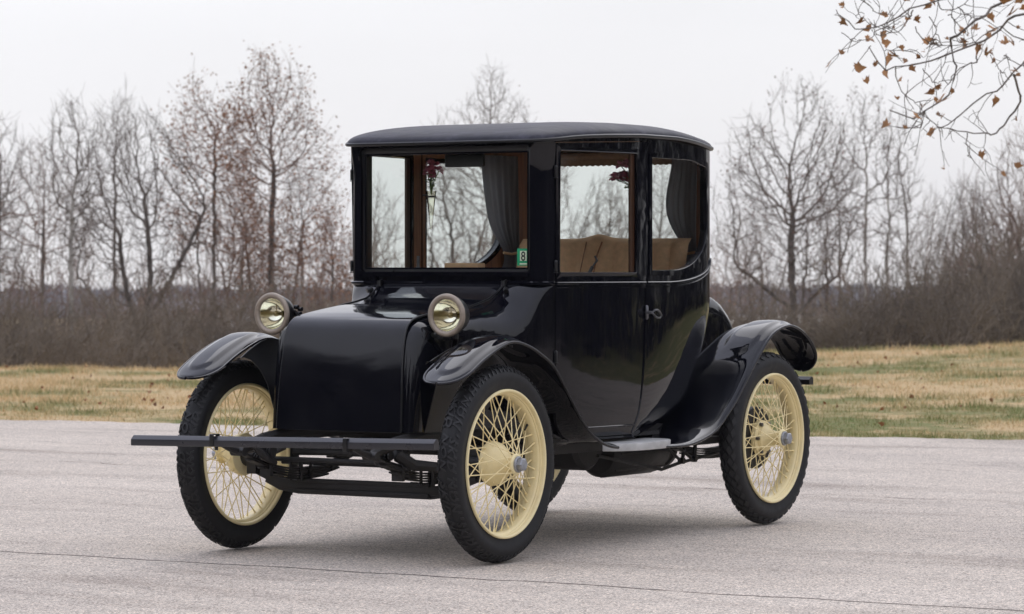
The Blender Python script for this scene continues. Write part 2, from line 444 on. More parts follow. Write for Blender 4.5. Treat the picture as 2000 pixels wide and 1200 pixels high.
# doors
for sg in (1, -1):
    d = MB()
    g = .004
    DW = rrect(s_dw0-.018, 1.255, s_dw1+.03, 1.852, .012)
    DP = [(S_FR+g, .505+g), (S_DR-g, .505+g), (S_DR-g, 1.893), (S_FR+g, 1.868)]
    fn = (lambda s, z, off=0, sg=sg: surf(s*sg, z, off))
    wall(d, DP, [DW], off=.001, t=.032, fn=fn)
    trim(d, [(a, 1.224) for a in np.linspace(S_FR+.01, S_DR-.01, 30)], .0065, .003, sg=sg)
    trim(d, [(a, 1.206) for a in np.linspace(S_FR+.01, S_DR-.01, 30)], .0032, .002, sg=sg)
    trim(d, [(a, .552) for a in np.linspace(S_FR+.01, S_DR-.01, 30)], .005, .001, sg=sg)
    trim(d, [(S_DR-.009, z) for z in np.linspace(.515, 1.2, 24)], .0055, .001, sg=sg)
    DO = carpart(d, 'door', [M['paint'], M['wood']], smooth=32)
    f = MB(); inner = bead_rings(f, DW, sg, rrect(s_dw0-.002, 1.271, s_dw1+.014, 1.836, .012), .004, -.03)
    trim(f, inner, .0035, .003, closed=True, sg=sg)
    fo = carpart(f, 'sash_frame', [M['paint']], DO, smooth=40)
    # dark sash rail to the rear of the glass
    r = MB(); rl = rrect(s_dw1-.022, 1.27, s_dw1+.012, 1.838, .003)
    wall(r, rl, [], off=-.010, t=.012, fn=fn); carpart(r, 'sash_rail', [M['darkwood'], M['darkwood']], DO)
    gl = MB(); pane(gl, inner, sg, -.014); carpart(gl, 'window_pane', M['glass'], DO, smooth=0, fixn=False)
    # hinges on the leading edge
    for z in (1.735, 1.30, .885):
        h = MB(); c = surf(sg*(S_FR+.0), z, .010)
        h.tube([c+np.array([0, 0, -.022]), c+np.array([0, 0, .022])], .0075, 10)
        h.tube([c+np.array([0, 0, -.028]), c+np.array([0, 0, -.024])], .0095, 10); h.tube([c+np.array([0, 0, .022]), c+np.array([0, 0, .030])], [.0085, .005], 10)
        carpart(h, 'hinge', M['black'], DO, smooth=40)
    # handle: escutcheon with a bent loop lever
    h = MB(); c = surf(sg*(S_DR-.012), 1.083, .004); nx = np.array([sg, 0, 0]); ny = np.array([0, 1., 0]); nz_ = np.array([0, 0, 1.])
    h.tube([c+nz_*-.032+nx*.004, c+nz_*-.026+nx*.007, c+nz_*.026+nx*.007, c+nz_*.034+nx*.004], [.005, .008, .008, .005], 10)
    h.tube([c, c+nx*.036], [.009, .007], 12)
    lp = [(0, 0), (.018, .012), (.045, .012), (.075, .000), (.098, -.016), (.085, -.026), (.055, -.026), (.022, -.018)]
    h.tube([c+nx*(.036+.006*math.sin(i))+ny*a*1.0+nz_*b for i, (a, b) in enumerate(lp)], .0048, 8, closed=True)
    carpart(h, 'door_handle', M['steel'], DO, smooth=40)

# windshield: recessed frame with one big pane
f = MB()
for (x0, x1, z0, z1) in ((-.478, -.449, 1.266, 1.866), (.449, .478, 1.266, 1.866), (-.449, .449, 1.262, 1.290), (-.449, .449, 1.832, 1.866)):
    f.box(((x0+x1)/2, .688, (z0+z1)/2), (x1-x0, .052, z1-z0))
WF = carpart(f, 'windshield_frame', M['black'], smooth=40, bevel=.004)
f = MB()
for a, b in (((-.452, 1.292), (.452, 1.292)), ((-.452, 1.829), (.452, 1.829)), ((-.452, 1.292), (-.452, 1.829)), ((.452, 1.292), (.452, 1.829))):
    f.tube([(a[0], .664, a[1]), (b[0], .664, b[1])], .005, 8)
f.box((0, .648, 1.262), (.93, .03, .014))
carpart(f, 'frame_bead', M['paint'], WF)
gl = MB(); gl.add([(-.452, .69, 1.289), (.452, .69, 1.289), (.452, .69, 1.834), (-.452, .69, 1.834)], [(0, 1, 2, 3)])
WG = carpart(gl, 'windshield_pane', M['glass'], smooth=0, fixn=False)
# rear window pane and frame
f = MB()
for (x0, x1, z0, z1) in ((-.42, -.39, 1.34, 1.86), (.39, .42, 1.34, 1.86), (-.39, .39, 1.34, 1.372), (-.39, .39, 1.83, 1.86)):
    f.box(((x0+x1)/2, 2.285, (z0+z1)/2), (x1-x0, .03, z1-z0))
RF = carpart(f, 'rear_window_frame', M['wood'], bevel=.003)
gl = MB(); gl.add([(-.39, 2.285, 1.37), (.39, 2.285, 1.37), (.39, 2.285, 1.832), (-.39, 2.285, 1.832)], [(0, 1, 2, 3)])
carpart(gl, 'window_pane', M['glass'], RF, smooth=0, fixn=False)

# roof: padded dome over the plan, with drip moulding
NR, NA = 18, 128
ring = []
for i in range(NA):
    a = -SL+2*SL*i/NA; ring.append(a)
def roofpt(a, q, lift=0):
    yb = fy(abs(a)); p = surf(a, 1.80, .026+.008*ss(.72, 1.1, yb)-.024*ss(1.7, 2.15, yb)); x, y = p[0], p[1]
    if yb < .66: y -= .010
    cx, cy = 0, 1.45
    X = cx+(x-cx)*q; Y = cy+(y-cy)*q
    ze = ztop(y)+.004-.008*(1-ss(.6, .9, y)); zc = 2.0
    if q > .999: return (X, Y, ze+lift)
    e = 1-q**2.6
    z = ze*(q**2)+(1-q**2)*1.902+.088*(1-q**3.2)**.50
    return (X, Y, z+lift)
mb = MB(); G = []
qs = [1-(1-math.cos(math.pi/2*i/NR)) for i in range(NR+1)]
qs = [math.cos(math.pi/2*i/NR) for i in range(NR)]
for q in qs: G.append([roofpt(a, q) for a in ring])
mb.grid(G, 0, wrap=True)
n0 = len(mb.v); c = len(G)-1
mb.add(G[-1]+[(0, 1.45, 1.990)], [(j, (j+1) % NA, NA) for j in range(NA)], 0)
G2 = [[tuple(np.array(q)-np.array([0, 0, .012])) for q in G[0]]]
for q in (.93, .8, .6, .3):
    G2.append([tuple(np.array(roofpt(a, q))*np.array([1, 1, 0])+np.array([0, 0, min(roofpt(a, q)[2]-.035, 1.92)])) for a in ring])
mb.grid([G[0], G2[0]], 0, wrap=True); mb.grid(G2, 1, wrap=True, flip=True)
mb.add(G2[-1]+[(0, 1.45, 1.925)], [(j, (j+1) % NA, NA) for j in range(NA)], 1)
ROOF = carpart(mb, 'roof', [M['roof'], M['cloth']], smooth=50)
mb = MB(); mb.tube([np.array(q)+np.array([0, 0, -.006]) for q in G[0]], .0095, 8, closed=True)
carpart(mb, 'drip_moulding', M['black'], ROOF)

# ------------------------------------------------------------------ front hood and cowl
# sections along y: (y, half width, top z, shoulder radius x, shoulder radius z)
SEC = [(.712, .556, 1.222, .012, .012), (.690, .543, 1.222, .03, .03), (.665, .530, 1.222, .06, .06), (.648, .522, 1.221, .09, .09), (.632, .517, 1.214, .13, .12), (.605, .508, 1.195, .17, .15),
       (.57, .496, 1.172, .19, .17), (.52, .477, 1.148, .19, .17), (.46, .454, 1.130, .17, .15), (.40, .434, 1.119, .14, .13), (.32, .414, 1.110, .115, .11),
       (.22, .403, 1.100, .100, .095), (.10, .398, 1.087, .095, .085), (.0, .396, 1.074, .090, .080), (-.04, .396, 1.067, .090, .080)]
def section(y, w, zt, rx, rz, zb=.57, n=10):
    P = [(w, y, zb), (w, y, zb+.1), (w, y, (zt-rz+zb)/2), (w, y, zt-rz-.03)]
    for i in range(n+1):
        a = math.pi/2*i/n; P.append((w-rx+rx*math.cos(a), y, zt-rz+rz*math.sin(a)))
    for q in (.8, .6, .4, .2, .0): P.append(((w-rx)*q, y, zt+.006*(1-q*q)))
    return P
ys = [q[0] for q in SEC][::-1]
fsec = [spline(ys, [q[i] for q in SEC][::-1]) for i in range(1, 5)]
G = []
yy = sorted(set([round(v, 4) for v in list(np.linspace(.40, .712, 40))+list(np.linspace(-.04, .40, 24))]), reverse=True)
for y in yy:
    v = [lerp(ys, [q[i] for q in SEC][::-1], y) for i in range(1, 5)]
    v2 = [fsec[i](y) for i in range(4)]
    G.append(section(y, *[.5*a+.5*b for a, b in zip(v, v2)]))
# front rounding of the hood: side shell curls in to the front panel's edge
prof = [(-.04, 1.067), (-.082, 1.057), (-.116, 1.040), (-.141, 1.012), (-.158, .972), (-.170, .915), (-.180, .85), (-.189, .77), (-.197, .68), (-.205, .572)]
cw = MB()
for sgn in (1, -1):
    cw.grid([[(sgn*x, y, z) for x, y, z in row] for row in G], 0, flip=(sgn < 0))
# flank: from the side plane (x=.38) round to the front bead (x=.33)
def frontline(k):
    return prof[k]
FL_ = []
for k in range(len(prof)):
    y, z = prof[k]; row = []
    for i in range(9):
        a = math.pi/2*i/8
        # around the corner: side tangent at y+.06, front tangent at x=.332
        if k == 0: back = y
        row.append(((.332-.013*ss(.57, 1.05, z))+(.064+.013*ss(.57, 1.05, z))*math.cos(a), y+.070*(1-math.sin(a)), z))
    FL_.append(row)
for sgn in (1, -1):
    # corner strip
    cw.grid([[(sgn*x, yy_, z) for x, yy_, z in row] for row in FL_[3:]], 0)
    # shoulder cap linking hood top edge with the corner strip
    top = G[-1]
    arc = [(x, y, z) for x, y, z in top[3:15]]
    rows = []
    for k in range(4):
        y, z = prof[k]
        dz = 1.067-z
        r = []
        for (x, y0, z0) in arc:
            t = (z0-arc[0][2])/(arc[-1][2]-arc[0][2])
            yk = y0+(y-(-.04))*1.0*(t**.5 if t > 0 else 0)*1.0
            r.append((sgn*x, yk, z0-dz*t))
        rows.append(r)
    cw.grid(rows, 0)
    # flat of the side from the hood section to the corner strip
    side = []
    for k in range(3, len(prof)):
        y, z = prof[k]; side.append([(sgn*.396, -.04, z), (sgn*.396, y+.070, z)])
    cw.grid(side, 0)
COWL = carpart(cw, 'cowl', M['paint'], smooth=60)

hd = MB()
def hwz(z): return 1-.040*ss(.57, 1.05, z)
hx = [-.332+.664*i/16 for i in range(17)]
path = [(y, zt) for y, zt in [(.36, 1.122), (.30, 1.1185), (.22, 1.1115), (.10, 1.0975), (.0, 1.084), (-.04, 1.077)]]+[(y-.004, z+(.010 if z > 1 else .0)) for y, z in prof[1:]]
pth = []
fy1 = spline(range(len(path)), [q[0] for q in path]); fz1 = spline(range(len(path)), [q[1] for q in path])
for i in range(61): pth.append((fy1(i/60*(len(path)-1)), fz1(i/60*(len(path)-1))))
G = [[(x, y, z) for x in hx] for (y, z) in pth]
G = [[(x*hwz(z), y-.007*(1-(x/.332)**2)*ss(1.0, .8, z)*0-.007*(1-(x/.332)**2)*(1-ss(.8, 1.0, z)), z+.004*(1-(x/.332)**2)*ss(-.1, .0, y)) for x, y, z in row] for row in G]
hd.shell(G, -.006)
HOOD = carpart(hd, 'hood', M['hood'], smooth=50)
bd = MB()
for sgn in (1, -1): bd.tube([(sgn*.334*hwz(z), y-.001, z+.001) for y, z in pth], .005, 8)
bd.tube([(-.33, -.208, .574), (.33, -.208, .574)], .005, 8)
carpart(bd, 'hood_bead', M['black'], HOOD)

# rear hood
rh = MB(); G = []
for t in np.linspace(0, 1, 30):
    y = 2.15+.79*t
    zt = lerp([0, .3, .50, .64, .76, .86, .93, .97, 1], [1.192, 1.186, 1.176, 1.160, 1.130, 1.085, 1.03, .97, .90], t)
    w = lerp([0, .7, .9, 1], [.372, .362, .345, .325], t); r = .09
    P = [(w, y, .6), (w, y, .8), (w, y, zt-r-.02)]
    for i in range(9): a = math.pi/2*i/8; P.append((w-r+r*math.cos(a), y, zt-r+r*math.sin(a)))
    P += [((w-r)*q, y, zt+.008*(1-q*q)) for q in (.7, .4, .0)]
    G.append(P+[(-x, yy_, z) for x, yy_, z in P[-2::-1]])
rh.grid(G, 0); rh.add(G[-1], [tuple(range(len(G[-1])))])
carpart(rh, 'rear_hood', M['paint'], smooth=60)

# ------------------------------------------------------------------ fenders
def fender(path, hw, cx0, emb, tipf, tipr, flare=None, crown=.015, embh=.0075, sg=1):
    """path (y,z) of the outer edge; cross direction X. flare(t)-> inner x limit"""
    k = len(path); fy_ = spline(range(k), [q[0] for q in path]); fz_ = spline(range(k), [q[1] for q in path])
    N = 90; pts = np.array([[fy_(i/N*(k-1)), fz_(i/N*(k-1))] for i in range(N+1)])
    L = np.concatenate([[0], np.cumsum(np.linalg.norm(np.diff(pts, axis=0), axis=1))]); tot = L[-1]
    K = 24; G = []; E1 = []; E2 = []
    for i in range(N+1):
        d = pts[min(N, i+1)]-pts[max(0, i-1)]; d /= np.linalg.norm(d)+1e-9; nrm = np.array([-d[1], d[0]])
        t = L[i]
        sc = 1.0
        if tipf and t < tipf: sc = math.sqrt(max(0, 1-(1-t/tipf)**2.15))
        if tipr and tot-t < tipr: sc = math.sqrt(max(0, 1-(1-(tot-t)/tipr)**2.4))
        sc = max(sc, .04)
        xin, xout = (cx0-hw, cx0+hw) if flare is None else flare(t/tot)
        mid = cx0
        row = []
        for j in range(K+1):
            c = -1+2*j/K; c2 = c
            x = mid+(xout-mid)*c2*sc if c2 > 0 else mid+(mid-xin)*c2*sc
            h = crown*(1-abs(c)**2.2)*sc
            # raised embossed panel
            a, b = emb
            e = 1-(abs(c)/.62)**2.4-abs((t-(a+b)/2)/((b-a)/2))**7
            h += embh*ss(0, .38, e)
            # edge roll-down
            h -= .007*ss(.90, 1.0, abs(c))
            y = pts[i][0]+nrm[0]*h; z = pts[i][1]+nrm[1]*h
            row.append((sg*x, y, z))
        G.append(row); E1.append(row[0]); E2.append(row[-1])
    mb = MB(); mb.shell(G if sg > 0 else [r[::-1] for r in G], -.006)
    mb.tube(E1, .006, 6); mb.tube(E2, .0075, 8)
    return mb, G
FP = [(-.437, .806), (-.412, .813), (-.37, .832), (-.30, .868), (-.24, .898), (-.165, .930), (-.06, .966), (.045, .976), (.17, .948), (.265, .910), (.347, .868), (.435, .788), (.547, .670), (.66, .566), (.80, .497), (.93, .474)]
RP = [(1.36, .456), (1.50, .452), (1.64, .457), (1.77, .480), (1.89, .520), (2.00, .590), (2.10, .665), (2.25, .800), (2.416, .934), (2.52, .985), (2.64, 1.008), (2.76, .992), (2.87, .945), (2.94, .890), (2.99, .825), (3.012, .765)]
def fl_front(t):
    xi = .550-(.085*ss(.45, .8, t)); return xi, .776
_xi = spline([0, .16, .34, .50, .64, .80, 1], [.50, .425, .375, .405, .490, .548, .565])
def fl_rear(t):
    xi = _xi(t); xo = lerp([0, .10, .25, 1], [.765, .772, .776, .776], t); return xi, xo
for sg in (1, -1):
    mb, GF = fender(FP, .104, .672, (.055, .80), .135, 0, fl_front, sg=sg)
    FF = carpart(mb, 'front_fender', M['paint'], smooth=50)
    mb, GR = fender(RP, .104, .672, (1.10, 1.86), 0, .14, fl_rear, sg=sg)
    RFN = carpart(mb, 'rear_fender', M['paint'], smooth=50)
    # inner apron between fender and hood with the arch cut for the wheel
    def apfn(s, z, off=0, sg=sg):
        x = lerp([.57, .78, .88, .98], [.397, .462, .510, .545], z)+.0
        return np.array([sg*(x+off), s, z])
    arch = [(-.115, .57), (-.115, .68), (-.117, .77), (-.135, .835), (-.175, .878), (-.22, .890), (-.27, .888)]
    rimt = []
    for r_ in GF[::3]:
        y, z = r_[2][1], r_[2][2]-.012
        if y > -.275 and z > .57: rimt.append((y, z))
    ap = arch+rimt+[(.60, .55)]
    mb = MB(); wall(mb, ap, [], t=.004, fn=apfn, ds=.03, dz=.03, mi=(0, 0, 0))
    carpart(mb, 'inner_apron', [M['black']], FF, smooth=50)
    # small fasteners under the front fender's lip and a clip on the crown
    for q in (-.10, -.04, .02):
        mb = MB(); mb.tube([(sg*.762, q, .956), (sg*.762, q, .946)], .007, 8); carpart(mb, 'bolt', M['black'], FF)

# splash panels closing the space between cabin and rear fender
mb = MB()
for sg in (1, -1):
    mb.box((sg*.44, 1.15, .50), (.24, 1.1, .02))
mb.box((0, 1.40, .515), (.95, 1.75, .03))
mb.box((0, .40, .60), (.74, .5, .02))
carpart(mb, 'floor_pan', M['chassis'])

# ------------------------------------------------------------------ steps
for sg in (1, -1):
    mb = MB()
    N = 24; top = []; bot = []
    o = [(.56, 1.17)]
    for i in range(N+1):
        u = i/N; y = .985+.575*u; x = .66+.120*(1-abs(2*u-1)**2.6)**.6*1.0
        o.append((x, y))
    o.append((.56, 1.56))
    zt, zb = .478, .442
    n = len(o)
    V = [(sg*x, y, zt) for x, y in o]+[(sg*x, y, zb) for x, y in o]
    mb.add(V, [tuple(range(n)), tuple(range(2*n-1, n-1, -1))]+[(i, (i+1) % n, n+(i+1) % n, n+i) for i in range(n)])
    carpart(mb, 'step_plate', M['step'], bevel=.004, smooth=40)

# ------------------------------------------------------------------ wheels
TRK = 1.405/2; RT, RRM = .4376, .3276
def wrap_tread(pt_u, pt_v, h):
    """u metres along the circumference, v metres across, h height"""
    ang = pt_u/(RT-.004); a = pt_v/.058
    lim = max(-1.25, min(1.25, a)); r = RT-.056+(.052+h)*math.cos(lim*1.02); x = (.054+h)*math.sin(lim*1.02)
    return (x, r*math.cos(ang), r*math.sin(ang))
def tread_letters():
    cu = bpy.data.curves.new('t', 'FONT'); cu.body = 'NON  SKID'; cu.size = .058; cu.extrude = .0; cu.resolution_u = 2; cu.offset = .0012
    cu.space_character = 1.15
    ob = bpy.data.objects.new('t', cu); COL.objects.link(ob)
    dg = bpy.context.evaluated_depsgraph_get(); me = bpy.data.meshes.new_from_object(ob.evaluated_get(dg))
    bm = bmesh.new(); bm.from_mesh(me); bmesh.ops.remove_doubles(bm, verts=bm.verts, dist=1e-5)
    bmesh.ops.triangulate(bm, faces=bm.faces)
    r = bmesh.ops.extrude_face_region(bm, geom=bm.faces[:])
    for g in r['geom']:
        if isinstance(g, bmesh.types.BMVert): g.co.z = 1
    V = [tuple(v.co) for v in bm.verts]; bm.verts.index_update(); F = [tuple(v.index for v in f.verts) for f in bm.faces]
    bm.free(); bpy.data.objects.remove(ob); bpy.data.meshes.remove(me); bpy.data.curves.remove(cu); return V, F
def tyre_mesh(letters):
    mb = MB(); P = []
    for i in range(25):
        a = -1.9+3.8*i/24
        r = RT-.060+.050*math.cos(a) if abs(a) < 1.57 else RT-.060+.058*math.cos(a)
        P.append((r, .0535*math.sin(a)))
    P = [(.3185, -.040)]+P+[(.3185, .040)]
    # two fine rings on each wall
    mb.lathe(P, 96, closed=True, mi=0)
    circ = 2*math.pi*(RT-.004)
    if letters:
        V, F = tread_letters(); xs = [v[0] for v in V]; wd = max(xs)-min(xs)+.03
        nrep = int(circ/wd); pitch = circ/nrep
        for row, (v0, du) in enumerate(((-.058, 0.0), (-.019, .5), (.020, .0))):
            for k in range(nrep):
                vv = []
                for (x, y, z) in V:
                    u = (x*(pitch/wd))+(k+du)*pitch+(y*.35); vv.append(wrap_tread(u, v0+y*.82, .0042*z-.003))
                mb.add(vv, F, 1)
        for sgn in (1, -1):
            n = 84
            for k in range(n):
                u = circ*k/n
                q = [(u, .046), (u+.012, .046), (u+.020, .064), (u+.008, .064)]
                b = [wrap_tread(a, sgn*c_, -.003) for a, c_ in q]; t = [wrap_tread(a, sgn*c_, .0010) for a, c_ in q]
                mb.add(b+t, [(4, 5, 6, 7), (0, 1, 5, 4), (1, 2, 6, 5), (2, 3, 7, 6), (3, 0, 4, 7)], 1)
    else:
        n = 46; pit = circ/n
        for row in range(-2, 3):
            for k in range(n):
                u = (k+.5*(row % 2))*pit; v = row*.0225; s = 1 if row % 2 else -1
                q = [(u-.023, v-.002*s), (u-.004, v-.0155), (u+.023, v+.002*s), (u+.004, v+.0155)]
                b = [wrap_tread(a, c_, -.003) for a, c_ in q]; t = [wrap_tread(a, c_, .0016) for a, c_ in q]
                mb.add(b+t, [(4, 5, 6, 7), (0, 1, 5, 4), (1, 2, 6, 5), (2, 3, 7, 6), (3, 0, 4, 7)], 1)
    return mb
rimp = [(.3276, .044), (.3276, .051), (.3245, .0545), (.3185, .0545), (.3150, .051), (.3135, .040), (.3120, .031), (.3050, .027), (.3010, .020), (.2995, .0)]
rimp = rimp+[(r, -x) for r, x in rimp[-2::-1]]
rimp = rimp+[(.308, -.034), (.308, .034)]
def spoke(mb, r0, x0, d, r1, x1):
    a = (x0, r0*math.sin(d), r0*math.cos(d)); b = (x1, 0, r1)
    A, B = np.array(a), np.array(b); C = A+(B-A)*.93
    mb.tube([A, C], .0026, 5, cap=False); mb.tube([C, B+(B-A)*.01], [.0036, .0042], 6)
meshes = {}
def make_wheel(y, sg, kind):
    loc = Vector((sg*TRK, y, RT))
    W = bpy.data.objects.new('front_wheel' if kind == 'f' else 'rear_wheel', None); COL.objects.link(W); W.empty_display_size = .1
    W.parent = CAR; W.matrix_parent_inverse = Matrix.Translation(-CAR_OFF); W.location = loc
    if sg < 0: W.rotation_euler = (0, 0, math.pi)
    def put(key, name, mk, mats, rot=0, **k):
        if key in meshes:
            o = bpy.data.objects.new(name, meshes[key]); COL.objects.link(o)
        else:
            o = mk().build(name, mats, **k); meshes[key] = o.data
        o.parent = W; o.rotation_euler = (rot, 0, 0); return o
    put('tyre'+kind, 'tyre', lambda: tyre_mesh(kind == 'f'), [M['rubber'], M['tread']], rot=random.random()*6, smooth=38, fixn=False)
    put('rim', 'rim', lambda: MB().lathe(rimp, 96, closed=True), [M['cream']], smooth=50)
    def hub():
        m = MB()
        if kind == 'f':
            pr = [(.0, .106), (.030, .106), (.043, .104), (.047, .098), (.045, .089), (.037, .083), (.036, .072), (.046, .058), (.066, .035), (.083, .018), (.092, .004), (.097, -.012), (.100, -.028), (.097, -.036), (.05, -.045), (.0, -.045)]
        else:
            pr = [(.0, .106), (.030, .106), (.041, .104), (.045, .098), (.043, .089), (.036, .083), (.035, .06), (.040, .04), (.050, .02), (.068, .008), (.072, -.008), (.088, -.014), (.090, -.035), (.05, -.045), (.0, -.045)]
        m.lathe(pr, 40)
        for k in range(6):
            a = k*math.pi/3
            if kind == 'r': m.tube([(-.01, .079*math.cos(a), .079*math.sin(a)), (.006, .079*math.cos(a), .079*math.sin(a))], .009, 6, mi=1)
            else: m.tube([(-.02, .088*math.cos(a), .088*math.sin(a)), (.008, .088*math.cos(a), .088*math.sin(a))], .005, 6)
        return m
    put('hub'+kind, 'hub', hub, [M['cream'], M['steel']], smooth=40)
    def cap():
        m = MB(); m.lathe([(.0, .104), (.036, .104), (.036, .112), (.030, .116)], 24)
        m.lathe([(.031, .112), (.031, .134), (.026, .140), (.0, .141)], 6); return m
    put('cap', 'hub_cap', cap, [M['cap']], smooth=30)
    def sp(v):
        def f():
            m = MB()
            if v == 0: spoke(m, .042, .096, .95, .300, -.012)
            if v == 1: spoke(m, .042, .096, -.95, .300, -.006)
            if v == 2: spoke(m, .094, -.020, .62, .300, .012)
            if v == 3: spoke(m, .094, -.026, -.62, .300, .006)
            return m
        return f
    n = 12
    for k in range(n):
        for v in range(4):
            put('spoke%d' % v, 'spoke', sp(v), [M['creamold']], rot=(k+v*.25)/n*2*math.pi, smooth=40)
    def valve():
        m = MB(); m.tube([(0, .0, .296), (.004, .004, .262)], [.006, .0045], 8); return m
    put('valve', 'valve_stem', valve, [M['black']], rot=(-1.0 if kind == 'f' else 2.6))
    if kind == 'r':
        put('drum', 'brake_drum', lambda: MB().lathe([(.0, -.042), (.150, -.042), (.157, -.050), (.157, -.095), (.150, -.10), (.0, -.10)], 48), [M['chassis']], smooth=30)
    else:
        put('knuckle', 'steering_knuckle', lambda: MB().lathe([(.0, -.04), (.055, -.045), (.055, -.075), (.035, -.085), (.035, -.13), (.0, -.13)], 24).box((-.105, .02, -.01), (.05, .06, .15)), [M['chassis']], smooth=30)
    return W
random.seed(3)
for (y, sg, kd) in ((0, 1, 'f'), (0, -1, 'f'), (2.54, 1, 'r'), (2.54, -1, 'r')): make_wheel(y, sg, kd)

# ------------------------------------------------------------------ running gear
mb = MB()   # forged I-section front axle
AX = [(-.60, .375), (-.54, .352), (-.46, .318), (-.36, .305), (.36, .305), (.46, .318), (.54, .352), (.60, .375)]
mb.tube([(x, 0, z) for x, z in AX], .030, 4); mb.tube([(x, .0, z-.022) for x, z in AX[1:-1]], .022, 4)
mb.box((0, 0, .283), (.72, .060, .020)); mb.box((0, 0, .33), (.72, .056, .014))
carpart(mb, 'front_axle', M['chassis'], bevel=.003)
mb = MB(); mb.tube([(-.52, -.13, .432), (.185, -.13, .432)], .011, 10)
for x in (-.52, .185):
    for k in range(5): mb.tube([(x-.03+.013*k, -.13, .432), (x-.022+.013*k, -.13, .432)], .026-.003*abs(k-2), 12)
carpart(mb, 'tie_rod', M['chassis'])
mb = MB(); mb.tube([(-.53, .10, .402), (.56, .10, .402)], .010, 8); mb.tube([(-.32, -.10, .466), (-.1, -.10, .470), (.30, -.10, .466)], .017, 10)
carpart(mb, 'cross_tube', M['chassis'])
for sg in (1, -1):
    mb = MB()    # front leaf spring, stack of five leaves clamped to the axle
    for k in range(5):
        L = .50-.085*k; P = []
        for i in range(13):
            u = -1+2*i/12; P.append((sg*.355, L*u+.03, .352+.10*(u*L/.5)**2-.011*k+.03))
        for a, b in zip(P[:-1], P[1:]):
            c = [(a[i]+b[i])/2 for i in range(3)]; an = math.atan2(b[2]-a[2], b[1]-a[1])
            mb.box(c, (.045, math.hypot(b[1]-a[1], b[2]-a[2])+.004, .008), Matrix.Rotation(an, 3, 'X'))
    for y in (-.035, .035):
        mb.tube([(sg*.325, y, .33), (sg*.325, y, .42), (sg*.385, y, .42), (sg*.385, y, .33)], .008, 8)
    for y in (-.26, .22):
        mb.box((sg*.355, y, .388), (.056, .022, .05))
    mb.tube([(sg*.32, -.47, .482), (sg*.39, -.47, .482)], .020, 12); mb.tube([(sg*.32, .53, .482), (sg*.39, .53, .482)], .020, 12)
    carpart(mb, 'leaf_spring', M['chassis'], smooth=30)
    mb = MB()    # frame horn with steering castings
    mb.tube([(sg*.355, .6, .55), (sg*.355, -.1, .545), (sg*.355, -.28, .53), (sg*.355, -.42, .50), (sg*.355, -.47, .482)], [.032, .032, .028, .024, .02], 8)
    mb.tube([(sg*.355, -.47, .482), (sg*.355, -.54, .50), (sg*.355, -.62, .53)], [.018, .014, .012], 8)
    mb.tube([(sg*.30, -.20, .50), (sg*.36, -.26, .47), (sg*.40, -.20, .43), (sg*.47, -.10, .42)], [.022, .03, .026, .02], 8)
    mb.tube([(sg*.33, -.42, .52), (sg*.30, -.34, .45), (sg*.34, -.22, .42)], [.014, .018, .014], 8)
    for k in range(4): mb.tube([(sg*(.29+.016*k), -.30, .475), (sg*(.297+.016*k), -.30, .475)], .028-.002*k, 12)
    mb.tube([(sg*.44, -.14, .42), (sg*.53, -.05, .40), (sg*.60, 0, .39)], [.018, .02, .024], 8)
    carpart(mb, 'frame_horn', M['chassis'], smooth=40)
mb = MB(); mb.tube([(.215, -.12, .425), (.32, -.14, .41), (.42, -.12, .415), (.50, -.08, .45), (.56, -.02, .47)], .009, 8)
carpart(mb, 'brake_hose', M['chassis'])
mb = MB()
for sg in (1, -1):
    mb.box((sg*.36, 1.5, .455), (.06, 2.5, .075))
mb.box((0, 2.65, .46), (.70, .06, .07)); mb.box((0, .75, .45), (.70, .06, .07)); mb.box((0, 1.75, .45), (.70, .06, .07))
carpart(mb, 'frame_rail', M['chassis'], bevel=.004)
